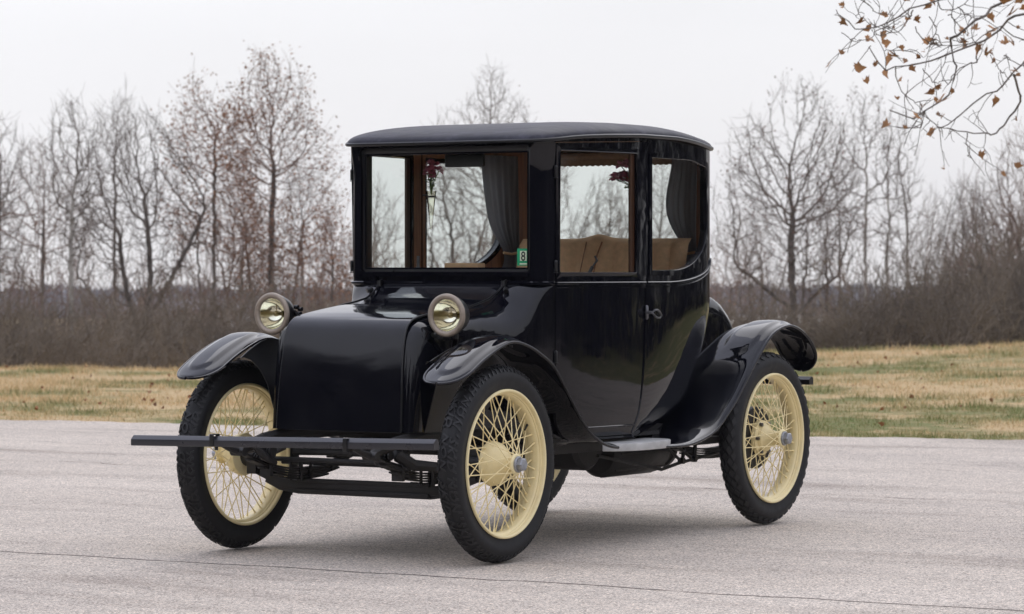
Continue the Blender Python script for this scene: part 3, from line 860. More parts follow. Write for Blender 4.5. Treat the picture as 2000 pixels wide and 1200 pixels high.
# battery box belly and motor
mb = MB()
mb.lathe([(0, -.33), (.13, -.33), (.15, -.31), (.15, .31), (.13, .33), (0, .33)], 32, Matrix.Translation((.0, 1.43, .468)))
carpart(mb, 'battery_belly', M['chassis'], smooth=40)
mb = MB()
T = Matrix.Translation((.22, 2.02, .385)) @ Matrix.Rotation(math.pi/2, 4, 'Z')
mb.lathe([(0, -.34), (.10, -.34), (.118, -.31), (.118, .18), (.105, .21), (.09, .22), (.09, .26), (.10, .27), (.10, .30), (.06, .315), (0, .315)], 32, T)
for a in range(8):
    th = a*math.pi/4; mb.tube([(.22+.115*math.cos(th), 1.72, .385+.115*math.sin(th)), (.22+.115*math.cos(th), 2.22, .385+.115*math.sin(th))], .007, 6)
mb.box((.22, 2.0, .47), (.26, .40, .06))
carpart(mb, 'motor', M['chassis'], smooth=35)
for sg in (1, -1):
    mb = MB()    # truss rod with its posts
    mb.tube([(sg*.45, 1.30, .40), (sg*.45, 1.92, .302), (sg*.45, 2.10, .325), (sg*.45, 2.60, .365)], .0085, 8)
    mb.tube([(sg*.45, 1.90, .445), (sg*.45, 2.115, .335)], .008, 8); mb.tube([(sg*.45, 2.0, .445), (sg*.45, 2.22, .345)], .008, 8)
    mb.tube([(sg*.45, 2.17, .44), (sg*.45, 2.13, .335)], .010, 8); mb.tube([(sg*.45, 2.27, .44), (sg*.45, 2.255, .340)], .010, 8)
    for y, z in ((2.125, .335), (2.25, .338)): mb.tube([(sg*.435, y, z), (sg*.465, y, z)], .016, 10)
    mb.box((sg*.45, 2.22, .425), (.05, .9, .035))
    carpart(mb, 'truss_rod', M['chassis'], smooth=40)
    mb = MB()    # rear leaf spring
    for k in range(5):
        L = .56-.09*k; P = [(sg*.40, 2.52+L*u, .375+.09*(u*L/.56)**2-.011*k) for u in np.linspace(-1, 1, 13)]
        for a, b in zip(P[:-1], P[1:]):
            c = [(a[i]+b[i])/2 for i in range(3)]; an = math.atan2(b[2]-a[2], b[1]-a[1])
            mb.box(c, (.045, math.hypot(b[1]-a[1], b[2]-a[2])+.004, .008), Matrix.Rotation(an, 3, 'X'))
    carpart(mb, 'rear_spring', M['chassis'], smooth=30)
mb = MB()
mb.lathe([(0, -.62), (.035, -.62), (.035, -.12), (.07, -.10), (.13, -.05), (.14, 0), (.13, .05), (.07, .10), (.035, .12), (.035, .62), (0, .62)], 28, Matrix.Translation((0, 2.54, .4376)))
carpart(mb, 'rear_axle', M['chassis'], smooth=40)

# ------------------------------------------------------------------ bumpers
def hexbar(mb, y, z, x0, x1, h, d):
    pr = [(-d/2, -h/2+.003), (-d/2+.003, -h/2), (d/2, -h/2), (d/2, h*.30), (d*.22, h/2), (-d*.02, h/2), (-d/2, h*.12)]
    A = [(x0, y+a, z+b) for a, b in pr]; B = [(x1, y+a, z+b) for a, b in pr]; n = len(pr)
    mb.add(A+B, [(i, (i+1) % n, n+(i+1) % n, n+i) for i in range(n)]+[tuple(range(n)), tuple(range(2*n-1, n-1, -1))])
mb = MB(); hexbar(mb, -.645, .540, -.806, .806, .046, .040)
mb.v = [(x, y, z+.013*x/.8) for x, y, z in mb.v]
BP = carpart(mb, 'front_bumper', M['bumper'], smooth=10, bevel=.0015)
for sg in (1, -1):
    mb = MB(); y, z = -.645, .540
    for (dy, dz, a, b) in ((-.022, 0, .004, .052), (.022, 0, .004, .052), (0, .025, .046, .004), (0, -.025, .046, .004)):
        mb.box((sg*.355, y+dy, z+dz), (.022, a, b))
    mb.box((sg*.355, -.60, .525), (.030, .07, .012)); mb.tube([(sg*.355, -.632, .512), (sg*.355, -.632, .495)], .009, 6)
    carpart(mb, 'bumper_clamp', M['black'], BP, bevel=.001)
mb = MB(); hexbar(mb, 3.03, .712, -.74, .715, .042, .045)
for sg in (1, -1): mb.tube([(sg*.35, 2.6, .50), (sg*.35, 2.9, .60), (sg*.35, 3.01, .70)], .014, 8)
carpart(mb, 'rear_bumper', M['black'], smooth=20)

# ------------------------------------------------------------------ headlights
for sg in (1, -1):
    cx, cy, cz = sg*.474, -.052, 1.086
    T = Matrix.Translation((cx, cy, cz)) @ Matrix.Rotation(R(-90), 4, 'Z')    # local +x -> -y (forward)
    mb = MB(); mb.lathe([(.088, -.012), (.094, .0), (.092, .008), (.080, .006), (.072, -.06), (.050, -.105), (.022, -.130), (0, -.136)][0:1]+[(.093, -.006), (.086, -.035), (.074, -.07), (.052, -.105), (.024, -.130), (0, -.135)], 48, T)
    H = carpart(mb, 'headlight', M['black'], smooth=50)
    mb = MB()
    P = []
    for i in range(13):
        a = 2*math.pi*i/13; P.append((.0835+.0130*math.cos(a), .004+.012*math.sin(a)))
    mb.lathe(P, 64, T, closed=True); carpart(mb, 'lamp_ring', M['ring'], H, smooth=60)
    mb = MB(); mb.lathe([(.0745, .0), (.068, -.018), (.055, -.040), (.036, -.058), (.016, -.068), (0, -.070)], 48, T)
    carpart(mb, 'reflector', M['reflector'], H, smooth=60)
    mb = MB(); mb.lathe([(0, -.066), (.009, -.066), (.010, -.040), (.013, -.034), (.013, -.022), (.008, -.014), (0, -.012)], 16, T)
    mb.tube([T @ Vector((-.030, .0, .045)), T @ Vector((-.034, 0, 0))], .0022, 6)
    carpart(mb, 'bulb', M['bulb'], H, smooth=60)
    mb = MB(); mb.lathe([(.0745, .003), (.055, .008), (.03, .011), (0, .012)], 48, T); carpart(mb, 'lens', M['lens'], H, smooth=60, fixn=False)
    mb = MB()
    inx = sg*.40
    mb.tube([(cx, .02, cz-.07), (cx, .02, cz-.10), (sg*.46, .04, .975), (sg*.43, .06, .92), (sg*.40, .07, .86)], [.012, .013, .013, .012, .012], 8)
    mb.tube([(cx-sg*.075, .01, cz+.01), (sg*.392, .03, cz-.01), (sg*.385, .05, 1.02), (sg*.384, .06, .95)], [.010, .012, .011, .011], 8)
    for k, (dy, dz) in enumerate(((-.01, .03), (.012, .0), (-.008, -.03), (.02, .02), (.022, -.03))):
        mb.tube([(sg*.382, .03+dy, cz+dz), (sg*.402, .03+dy, cz+dz)], .010, 8)
    carpart(mb, 'lamp_bracket', M['black'], H, smooth=40)
# cowl hooks with conduits running down to the lamps
for sg in (1, -1):
    mb = MB()
    mb.tube([(sg*.345, .648, 1.232), (sg*.345, .618, 1.222)], .011, 8); mb.tube([(sg*.345, .62, 1.236), (sg*.345, .62, 1.208)], [.010, .012], 8)
    P = [(sg*.345, .612, 1.212), (sg*.343, .585, 1.192), (sg*.34, .55, 1.172), (sg*.34, .50, 1.152), (sg*.345, .43, 1.138), (sg*.355, .35, 1.126), (sg*.362, .26, 1.108), (sg*.372, .16, 1.088), (sg*.382, .09, 1.06), (sg*.40, .06, 1.05)]
    mb.tube(P, .0048, 8)
    mb.tube([(sg*.37, .60, 1.198), (sg*.385, .578, 1.186)], .012, 8)
    carpart(mb, 'lamp_conduit', M['black'], smooth=40)

# ------------------------------------------------------------------ cabin fittings
mb = MB(); G = []
n = 60
for i in range(n+1):
    x = -.45+.98*i/n; p = .020*abs(math.sin(math.pi*(x+.54)/.108))**.55
    hump = .022*math.exp(-((x)/.07)**2)
    G.append([(x, 1.62-p*.6, .72), (x, 1.60-p, .86), (x, 1.66-p*.8, .905), (x, 1.95, .90)][::-1] if False else [(x, 2.02, 1.0), (x, 1.965-p, 1.03), (x, 1.99-p, 1.12), (x, 2.03-p, 1.31), (x, 2.055-p*.8, 1.41+hump), (x, 2.08, 1.442+hump), (x, 2.11, 1.437+hump), (x, 2.13, 1.39)])
mb.grid(G, 0)
SEAT = carpart(mb, 'seat', M['seat'], smooth=60)
mb = MB(); mb.box((0, 1.66, .86), (1.02, .40, .14)); carpart(mb, 'seat_cushion', M['seat'], SEAT, bevel=.04, seg=4)
mb = MB(); mb.box((0, 1.56, .68), (.96, .22, .20)); carpart(mb, 'seat_base', M['wood'], SEAT)
mb = MB(); mb.tube([(.04, 2.04, 1.425), (.035, 2.0, 1.36), (.02, 1.955, 1.18)], .004, 6); mb.tube([(-.05, 2.04, 1.425), (-.052, 1.965, 1.24)], .003, 6)
carpart(mb, 'piping', M['wood'], SEAT)
mb = MB(); mb.box((-.02, .86, 1.303), (.17, .11, .030), Matrix.Rotation(.25, 3, 'Z')); mb.box((-.02, .86, 1.13), (.03, .03, .33))
carpart(mb, 'jump_seat', M['seat'], bevel=.008)
# side arm-rests and dash ledge
mb = MB()
for sg in (1, -1): mb.box((sg*.55, 1.45, .95), (.05, .8, .10))
carpart(mb, 'armrest', M['seat'], bevel=.015)
mb = MB(); mb.box((0, .76, 1.10), (1.0, .12, .20)); carpart(mb, 'dashboard', M['wood'], bevel=.01)
mb = MB(); mb.tube([(.42, 1.30, 1.30), (.44, 1.31, 1.33), (.43, 1.305, 1.352)], [.004, .006, .005], 8); mb.tube([(.42, 1.30, 1.30), (.38, 1.2, 1.12), (.30, 1.0, .9)], .009, 8)
mb.tube([(-.35, .96, 1.30), (-.35, .96, 1.352)], .007, 8); mb.tube([(-.35, .96, 1.30), (-.35, .9, .9)], .010, 8)
carpart(mb, 'control_lever', M['steel'])
# mirror at the top of the windshield
mb = MB(); mb.box((.048, .755, 1.797), (.215, .022, .062)); mb.tube([(.048, .755, 1.83), (.048, .74, 1.86)], .007, 8)
carpart(mb, 'mirror', M['black'], bevel=.009, seg=3)
# roller blind above the rear window and blinds on the far windows
mb = MB(); G = []
for i in range(81):
    x = -.40+.8*i/80; G.append([(x, 2.262, 1.862), (x, 2.262, 1.815+.003*math.sin(i*1.9))])
mb.shell(G, .004); mb.tube([(-.40, 2.255, 1.865), (.40, 2.255, 1.865)], .016, 10)
carpart(mb, 'roller_blind', M['fringe'])
def curtain(pts_top, z0, z1, tab, amp, sg):
    mb = MB(); G = []; n = 48; a, b = np.array(pts_top[0]), np.array(pts_top[1])
    d = b-a; L = np.linalg.norm(d); nn = np.array([-d[1], d[0]])/L
    for k in range(26):
        t = k/25; z = z1+(z0-z1)*t
        wd = float(spline([0, .12, .42, .62, .80, 1], tab)(t))
        row = []
        for i in range(n+1):
            u = i/n; c = 1-(1-u)*wd
            off = amp*math.sin(u*2*math.pi*5.5+1.2*t)*(.5+.5*wd)+amp*.4*math.sin(u*21+t*3)
            p = a+d*c+nn*off; row.append((p[0], p[1], z))
        G.append(row)
    mb.shell(G, .002); return mb
for sg, (a, b) in ((-1, ((-.578, 1.885), (-.535, 2.17))), (1, ((.36, 2.15), (.555, 2.08)))):
    mb = curtain((a, b), 1.24, 1.868, (1, .97, .84, .66, .36, .55) if sg < 0 else (.85, .92, 1.14, .86, .36, .5), .008, sg); CU = carpart(mb, 'curtain', M['curtain'], smooth=60)
    bb = np.array(b); d = np.array(b)-np.array(a); q0 = np.array(a)+d*.62; q1 = np.array(b)
    mb = MB(); mb.tube([(q0[0], q0[1]-.008, 1.372), ((q0[0]+q1[0])/2-.01*sg, (q0[1]+q1[1])/2-.012, 1.365), (q1[0], q1[1], 1.374)], .007, 8)
    carpart(mb, 'tie_band', M['seat'], CU)
# flower vases on the door pillars
def vase(x, y, z, sg, seed, lean=0):
    rnd = random.Random(seed)
    mb = MB(); T = Matrix.Translation((x, y, z)) @ Matrix.Rotation(math.pi/2, 4, 'Y')
    mb.lathe([(.004, .17), (.006, .165), (.012, .10), (.020, .03), (.026, -.02), (.024, -.02), (.018, .03), (.010, .10)], 16, T)
    V = carpart(mb, 'flower_vase', M['lens'], smooth=50)
    mb = MB(); mb.lathe([(.024, .004), (.026, .008), (.024, .012), (.022, .008)], 16, T, closed=True); mb.tube([(x+.02*sg, y, z), (x+.05*sg, y, z)], .004, 6)
    carpart(mb, 'vase_holder', M['steel'], V)
    mb = MB(); lf = MB()
    for k in range(11):
        a = rnd.uniform(0, 6.28); r = rnd.uniform(.0, .055); h = rnd.uniform(.085, .155)
        c = np.array([x+r*math.cos(a), y+r*math.sin(a)+lean, z+h])
        lf.tube([(x, y, z), (x+r*.4*math.cos(a), y+r*.4*math.sin(a), z+h*.6), c], .0025, 5)
        for j in range(22):
            an = rnd.uniform(0, 6.28); el = rnd.uniform(-.5, 1.4); q = .024
            d = np.array([math.cos(an)*math.cos(el), math.sin(an)*math.cos(el), math.sin(el)])*q
            s1 = np.cross(d, [0, 0, 1.]); s1 = s1/np.linalg.norm(s1)*.013; s2 = np.cross(d, s1); s2 = s2/np.linalg.norm(s2)*.006
            mb.add([c+d*.2, c+d*.8+s1, c+d*1.15+s2, c+d*.8-s1], [(0, 1, 2, 3)])
        for j in range(5):
            an = rnd.uniform(0, 6.28); q0 = c*.5+np.array([x, y, z])*.5+rnd.uniform(-.3, .3)*(c-np.array([x, y, z]))
            d = np.array([math.cos(an), math.sin(an), rnd.uniform(-.2, .6)])*.032; s1 = np.cross(d, [0, 0, 1.]); s1 = s1/np.linalg.norm(s1)*.009
            lf.add([q0, q0+d*.5+s1, q0+d, q0+d*.5-s1], [(0, 1, 2, 3)])
    carpart(mb, 'flower', M['petal'], V, smooth=0, fixn=False); carpart(lf, 'stem', M['leafgreen'], V, smooth=0, fixn=False)
vase(-.565, 1.40, 1.655, -1, 4); vase(.55, 1.465, 1.635, 1, 9, -.085)
# inspection sticker with its number
mb = MB(); mb.add([(.378, .6875, 1.305), (.446, .6875, 1.305), (.446, .6875, 1.384), (.378, .6875, 1.384)], [(0, 1, 2, 3)], 0)
mb.add([(.394, .6865, 1.327), (.430, .6865, 1.327), (.430, .6865, 1.373), (.394, .6865, 1.373)], [(0, 1, 2, 3)], 1)
mb.add([(.392, .6865, 1.310), (.432, .6865, 1.310), (.432, .6865, 1.3165), (.392, .6865, 1.3165)], [(0, 1, 2, 3)], 1)
ST = carpart(mb, 'inspection_sticker', [M['green'], M['pale']], smooth=0, fixn=False)
cu = bpy.data.curves.new('digit', 'FONT'); cu.body = '8'; cu.size = .060; cu.align_x = 'CENTER'; cu.offset = .0008; cu.resolution_u = 4
ob = bpy.data.objects.new('digit', cu); COL.objects.link(ob)
me = bpy.data.meshes.new_from_object(ob.evaluated_get(bpy.context.evaluated_depsgraph_get())); bpy.data.objects.remove(ob)
me.materials.clear(); me.materials.append(M['ink'])
for v in me.vertices: v.co = Vector((v.co.x*.85+.412, .6855, v.co.y*1.0+1.3285))
dg_ = bpy.data.objects.new('digit', me); COL.objects.link(dg_); dg_.parent = ST
#ENVIRONMENT
# ================================================================== SETTING
FWD = np.array([-.52863, .84885]); RGT = np.array([.84885, .52863]); CAM = np.array([8.2294, -11.9652])
def dl(d, l): q = CAM+FWD*d+RGT*l; return q[0], q[1]
def ground_z(d, l):
    d = np.asarray(d, float); l = np.asarray(l, float)
    lc = np.clip(l/np.maximum(d, 20)*46, -14, 14)
    hc = np.interp(lc, [-14, -7.3, -4.8, 0, 4.7, 7.3, 14], [-.17, -.18, -.20, -.03, .06, .17, .23])
    s = np.clip((d-27)/(46-27), 0, 1); s = s*s*(3-2*s)
    far = np.interp(d, [47, 52, 60, 85, 140, 400, 700, 1200, 6000], [0, .12, .75, 2.5, 3.4, 5.2, 9.2, 16, 90])
    z = -.03+s*(hc+.03)-far
    wv = .012*np.sin(d*.9+l*.35)+.010*np.sin(l*1.7-d*.4)
    return z+wv*np.clip((d-24)/6, 0, 1)
def gz(d, l): return float(ground_z(d, l))

def mesh_np(name, V, F, mats, mi=None, parent=None, smooth=False, nside=None):
    """fast mesh from numpy arrays; F (n,k)"""
    V = np.asarray(V, np.float32); F = np.asarray(F, np.int32); n, k = F.shape
    me = bpy.data.meshes.new(name); me.vertices.add(len(V)); me.vertices.foreach_set('co', V.ravel())
    me.loops.add(n*k); me.loops.foreach_set('vertex_index', F.ravel())
    me.polygons.add(n); me.polygons.foreach_set('loop_start', np.arange(n, dtype=np.int32)*k)
    for m in (mats if isinstance(mats, (list, tuple)) else [mats]): me.materials.append(m)
    if mi is not None: me.polygons.foreach_set('material_index', np.asarray(mi, np.int32))
    me.polygons.foreach_set('use_smooth', np.full(n, smooth)); me.update(calc_edges=True); me.validate()
    o = bpy.data.objects.new(name, me); COL.objects.link(o)
    if parent is not None: o.parent = parent
    return o

# ---- lawn
def grassm(name, dry, green, soil):
    m, n, b = new_mat(name)
    t = n.nodes.new('ShaderNodeTexCoord')
    z1 = noise(n, .30, 5, .6, sc=(1, 1, 0), rot=(0, 0, .55)); z1.inputs['Scale'].default_value = .42
    z2 = noise(n, 2.2, 6, .7, sc=(1, 1, 0)); z3 = noise(n, 9, 5, .75, sc=(1, 1, 0))
    p = n.nodes.new('ShaderNodeMath'); p.operation = 'ADD'; n.links.new(z1.outputs[0], p.inputs[0])
    q = n.nodes.new('ShaderNodeMath'); q.operation = 'MULTIPLY_ADD'; n.links.new(z2.outputs[0], q.inputs[0]); q.inputs[1].default_value = .55
    # the lawn is greener to the right of the car and at the far left crest
    sp = n.nodes.new('ShaderNodeSeparateXYZ'); n.links.new(t.outputs['Object'], sp.inputs[0])
    g = n.nodes.new('ShaderNodeMapRange'); n.links.new(sp.outputs[0], g.inputs[0]); g.inputs[1].default_value = -13; g.inputs[2].default_value = 2
    g.inputs[3].default_value = -.28; g.inputs[4].default_value = -.130
    n.links.new(g.outputs[0], q.inputs[2]); n.links.new(q.outputs[0], p.inputs[1])
    f = ramp(n, p.outputs[0], [(.49, (0,)*3), (.62, (1,)*3)])
    c = mixc(n, f, dry, green)
    f2 = ramp(n, z3.outputs[0], [(.42, (0,)*3), (.72, (.75,)*3)])
    c = mixc(n, f2, c, soil)
    n.links.new(c, b.inputs['Base Color']); b.inputs['Roughness'].default_value = .9; b.inputs['Specular IOR Level'].default_value = .15
    bump(n, b, z3.outputs[0], .8, .05); return m
M['lawn'] = grassm('lawn_ground', (.56, .42, .23), (.15, .18, .06), (.34, .22, .12))
M['blade_dry'] = grassm('grass_blade_dry', (.80, .62, .36), (.23, .27, .09), (.60, .42, .23))
M['blade_mix'] = grassm('grass_blade_mixed', (.64, .49, .28), (.16, .21, .065), (.42, .29, .16))
ax = np.unique(np.concatenate([np.linspace(-15, 90, 106), np.linspace(90, 400, 30), np.geomspace(400, 5000, 16), -np.geomspace(15, 5000, 22)]))
ay = np.unique(np.concatenate([np.linspace(-20, 20, 41), np.geomspace(20, 5000, 24), -np.geomspace(20, 5000, 24)]))
D, L = np.meshgrid(ax, ay, indexing='ij'); Z = ground_z(D, L)
X = CAM[0]+FWD[0]*D+RGT[0]*L; Y = CAM[1]+FWD[1]*D+RGT[1]*L
a, b_ = D.shape; ii = np.arange(a*b_).reshape(a, b_)
Fq = np.stack([ii[:-1, :-1], ii[1:, :-1], ii[1:, 1:], ii[:-1, 1:]], -1).reshape(-1, 4)[:, ::-1]
tag(mesh_np('lawn', np.stack([X, Y, Z], -1).reshape(-1, 3), Fq, M['lawn'], smooth=True), kind='structure')

# ---- pavement, one slab sheet with a ragged far edge against the lawn
def edge_y(x):
    return np.interp(x, [-60, -10.05, -9.5, -8.3, -2.8, -2.1, -1.4, 60], [-1.5, 9.12, 9.21, 9.38, 10.3, 10.5, 10.72, 21])+.06*np.sin(x*1.9)+.045*np.sin(x*5.3+1)+.035*np.sin(x*13)+.022*np.sin(x*29+2)
def pavem():
    m, n, b = new_mat('old_pavement')
    t = n.nodes.new('ShaderNodeTexCoord')
    fine = noise(n, 95, 3, .8); agg = n.nodes.new('ShaderNodeTexVoronoi'); agg.inputs['Scale'].default_value = 78; n.links.new(t.outputs['Object'], agg.inputs[0])
    mid = noise(n, 14, 7, .72); big = noise(n, .55, 7, .62); streak = noise(n, .9, 6, .6, sc=(.35, 1.6, 1), rot=(0, 0, -.25))
    c = ramp(n, fine.outputs[0], [(.34, (.13, .110, .090)), (.45, (.380, .338, .288)), (.54, (.605, .545, .470)), (.66, (.85, .77, .675))])
    c2 = ramp(n, agg.outputs['Color'], [(.08, (.46,)*3), (.35, (.93,)*3), (.65, (1.05,)*3), (.95, (1.38, 1.32, 1.26))])
    c = mixc(n, .85, c, c2, 'MULTIPLY')
    c = mixc(n, .8, c, ramp(n, mid.outputs[0], [(.30, (.74, .74, .75)), (.50, (1.0, .995, .99)), (.70, (1.13, 1.12, 1.11))]), 'MULTIPLY')
    c = mixc(n, .9, c, ramp(n, big.outputs[0], [(.30, (.83, .82, .83)), (.50, (1.0, .985, .975)), (.66, (1.10, 1.09, 1.085))]), 'MULTIPLY')
    c = mixc(n, .8, c, ramp(n, streak.outputs[0], [(.33, (.72, .70, .69)), (.46, (1.0, 1.0, 1.0)), (.70, (1.07, 1.06, 1.05))]), 'MULTIPLY')
    # thin wandering cracks between the old slabs
    sp = n.nodes.new('ShaderNodeSeparateXYZ'); n.links.new(t.outputs['Object'], sp.inputs[0])
    def mth(op, a, b=None, cc=None):
        k = n.nodes.new('ShaderNodeMath'); k.operation = op
        for i, v in enumerate((a, b, cc)):
            if v is None: continue
            if isinstance(v, (int, float)): k.inputs[i].default_value = v
            else: n.links.new(v, k.inputs[i])
        return k.outputs[0]
    w1 = noise(n, 1.1, 6, .55, sc=(1, .15, 1)); w2 = noise(n, 22, 2, .5); gate = noise(n, 2.4, 3, .6, sc=(1, .3, 1))
    H = None
    for (y0, slope, amp, wid, stain, lo, hi) in ((-.655, .008, .22, .011, .045, .30, .40), (4.62, -.02, .9, .010, .10, .50, .58), (5.35, -.05, .7, .008, .18, .54, .64), (7.1, .07, 1.1, .006, .05, .50, .58), (2.2, .10, 1.3, .0022, .03, .60, .66)):
        yy = mth('MULTIPLY_ADD', sp.outputs[0], -slope, sp.outputs[1]); yy = mth('SUBTRACT', yy, y0)
        wob = mth('MULTIPLY', mth('SUBTRACT', w1.outputs[0], .5), amp); wob = mth('MULTIPLY_ADD', mth('SUBTRACT', w2.outputs[0], .5), .022, wob)
        dd = mth('ABSOLUTE', mth('SUBTRACT', yy, wob))
        g = mth('SMOOTH_MIN', 1.0, mth('MAXIMUM', 0.0, mth('DIVIDE', mth('SUBTRACT', gate.outputs[0], lo), hi-lo)), .05)
        k = n.nodes.new('ShaderNodeMapRange'); n.links.new(dd, k.inputs[0]); k.inputs[1].default_value = wid*.45; k.inputs[2].default_value = wid*1.5; k.inputs[3].default_value = 1; k.inputs[4].default_value = 0
        line = mth('MULTIPLY', k.outputs[0], g)
        s_ = n.nodes.new('ShaderNodeMapRange'); n.links.new(dd, s_.inputs[0]); s_.inputs[1].default_value = 0; s_.inputs[2].default_value = stain; s_.inputs[3].default_value = .38; s_.inputs[4].default_value = 0
        c = mixc(n, mth('MULTIPLY', s_.outputs[0], mid.outputs[0]), c, (.17, .13, .095)); c = mixc(n, line, c, (.028, .024, .020))
        H = line if H is None else mth('MAXIMUM', H, line)
    spots = n.nodes.new('ShaderNodeTexVoronoi'); spots.inputs['Scale'].default_value = 1.6; n.links.new(t.outputs['Object'], spots.inputs[0])
    k = n.nodes.new('ShaderNodeMapRange'); n.links.new(spots.outputs['Distance'], k.inputs[0]); k.inputs[1].default_value = .010; k.inputs[2].default_value = .022; k.inputs[3].default_value = .8; k.inputs[4].default_value = 0
    c = mixc(n, k.outputs[0], c, (.05, .045, .04))
    n.links.new(c, b.inputs['Base Color']); b.inputs['Roughness'].default_value = .86; b.inputs['Specular IOR Level'].default_value = .25
    hh = mth('SUBTRACT', mth('MULTIPLY', fine.outputs[0], .35), H)
    bump(n, b, hh, .75, .008); return m
M['pave'] = pavem()
xs = np.linspace(-60, 60, 1200); ed = edge_y(xs)
V = np.concatenate([np.stack([xs, ed, np.full_like(xs, .0)], -1), np.stack([xs, ed-.35, np.full_like(xs, .0)], -1), np.stack([xs, np.full_like(xs, -60), np.full_like(xs, .0)], -1)])
n_ = len(xs); i0 = np.arange(n_-1)
Fq = np.concatenate([np.stack([i0+n_, i0+n_+1, i0+1, i0], -1), np.stack([i0+2*n_, i0+2*n_+1, i0+n_+1, i0+n_], -1)])
tag(mesh_np('pavement', V, Fq, M['pave']), kind='structure')

# ---- grass blades on the lawn (uncountable)
rng = np.random.default_rng(5)
def blades(N, d0, d1, hmin, hmax, wd, seed):
    rng = np.random.default_rng(seed)
    d = d0+(d1-d0)*rng.random(N)**1.0; l = (rng.random(N)*2-1)*(d*.172+.6)
    x = CAM[0]+FWD[0]*d+RGT[0]*l; y = CAM[1]+FWD[1]*d+RGT[1]*l
    cl_ = np.sin(x*2.3+np.sin(y*1.9)*2)+np.sin(y*3.1+x*.7)+np.sin(x*7+y*5)*.5
    ok = (y > edge_y(x)-.16*rng.random(N)**2*(np.sin(x*3.7)+np.sin(x*9.1+2) > .3)+.02*rng.random(N)) & (rng.random(N) < .62+.22*cl_)
    x, y, d, l = x[ok], y[ok], d[ok], l[ok]; n = len(x); z = ground_z(d, l)-.004
    h = (hmin+(hmax-hmin)*rng.random(n)**1.6)*(1+.25*cl_[ok]); a = rng.random(n)*6.283; w = wd*(.6+.8*rng.random(n))
    lean = rng.random(n)*.9*h; la = rng.random(n)*6.283
    p0 = np.stack([x-np.cos(a)*w, y-np.sin(a)*w, z], -1); p1 = np.stack([x+np.cos(a)*w, y+np.sin(a)*w, z], -1)
    p2 = np.stack([x+np.cos(la)*lean, y+np.sin(la)*lean, z+h], -1)
    V = np.stack([p0, p1, p2], 1).reshape(-1, 3); F = np.arange(3*n).reshape(n, 3)
    mi = (rng.random(n) < .40).astype(int); return V, F, mi
Vs, Fs, Ms = [], [], []; off = 0
for a in ((90000, 21.5, 30, .018, .050, .0035, 1), (130000, 30, 50, .025, .075, .005, 2), (9000, 44, 50, .04, .11, .006, 3)):
    V, F, mi = blades(*a); Vs.append(V); Fs.append(F+off); Ms.append(mi); off += len(V)
tag(mesh_np('grass', np.concatenate(Vs), np.concatenate(Fs), [M['blade_dry'], M['blade_mix']], np.concatenate(Ms)), 'short dry winter grass', 'grass', kind='stuff')

# ---- scattered fallen leaves (uncountable litter)
M['deadleaf'] = simple('dead_leaf', (.26, .115, .045), .8, var=.5, scale=3)
def leaf_outline():
    P = []
    for k in range(16):
        a = 2*math.pi*k/16; r = [1, .66, .86, .60, .80, .56, .62, .42, .34, .42, .62, .56, .80, .60, .86, .66][k]
        P.append((r*math.cos(a), r*math.sin(a)))
    return np.array(P)
LO = leaf_outline()
def leaf_geo(c, size, rnd, curl=.9):
    A = rnd.uniform(0, 6.28); B = rnd.uniform(-1.2, 1.2); C_ = rnd.uniform(-1.2, 1.2)
    Rm = np.array(Matrix.Rotation(A, 3, 'Z') @ Matrix.Rotation(B, 3, 'X') @ Matrix.Rotation(C_, 3, 'Y'))
    q = np.concatenate([[[0, 0]], LO])*size*.5; k = curl*rnd.uniform(.4, 1.4)
    z = k*(np.abs(q[:, 1])*1.1-.3*q[:, 0]**2/size)+rnd.uniform(-.3, .3)*q[:, 0]
    z += .05*size*np.array([rnd.uniform(-1, 1) for _ in range(len(q))])
    p = np.stack([q[:, 0], q[:, 1]*(1-.35*k*.5), z], -1) @ Rm.T+np.array(c)
    f = [(0, 1+i, 1+(i+1) % 16) for i in range(16)]; return p, np.array(f)
rnd = random.Random(8); Vs, Fs = [], []; off = 0
for k in range(230):
    d = rnd.uniform(20.5, 47) if k > 60 else rnd.uniform(21, 24.5); l = rnd.uniform(-1, 1)*d*.165; x, y = dl(d, l)
    onp = y < edge_y(x)
    if onp and (rnd.random() > .08 or y < edge_y(x)-1.0): continue
    p, f = leaf_geo((x, y, .012 if onp else gz(d, l)+.045), rnd.uniform(.04, .085), rnd, .9)
    Vs.append(p); Fs.append(f+off); off += len(p)
tag(mesh_np('leaf_litter', np.concatenate(Vs), np.concatenate(Fs), M['deadleaf']), 'dead brown leaves scattered over the lawn', 'leaves', kind='stuff')

# ---- bark and twig materials
def barkm(name, lo, hi, sc=4):
    m, n, b = new_mat(name); z = noise(n, sc, 5, .65, sc=(1, 1, .4))
    n.links.new(ramp(n, z.outputs[0], [(.32, lo), (.62, hi)]), b.inputs['Base Color']); b.inputs['Roughness'].default_value = .9
    b.inputs['Specular IOR Level'].default_value = .2; return m
M['bark'] = barkm('grey_bark', (.075, .062, .052), (.17, .145, .125))
M['barkpale'] = barkm('pale_mottled_bark', (.15, .13, .11), (.50, .47, .42), 2.2)
M['twig'] = barkm('brown_twigs', (.115, .092, .076), (.21, .172, .145))
M['twigred'] = barkm('reddish_twigs', (.14, .096, .076), (.27, .190, .150))
M['brush'] = barkm('brush_stems', (.075, .062, .050), (.25, .205, .155), .8)
M['brownleaf'] = simple('clinging_brown_leaf', (.28, .135, .070), .85, var=.45, scale=2.5)
M['darkleaf'] = simple('faded_leaf', (.19, .11, .085), .85, var=.4, scale=2.5)

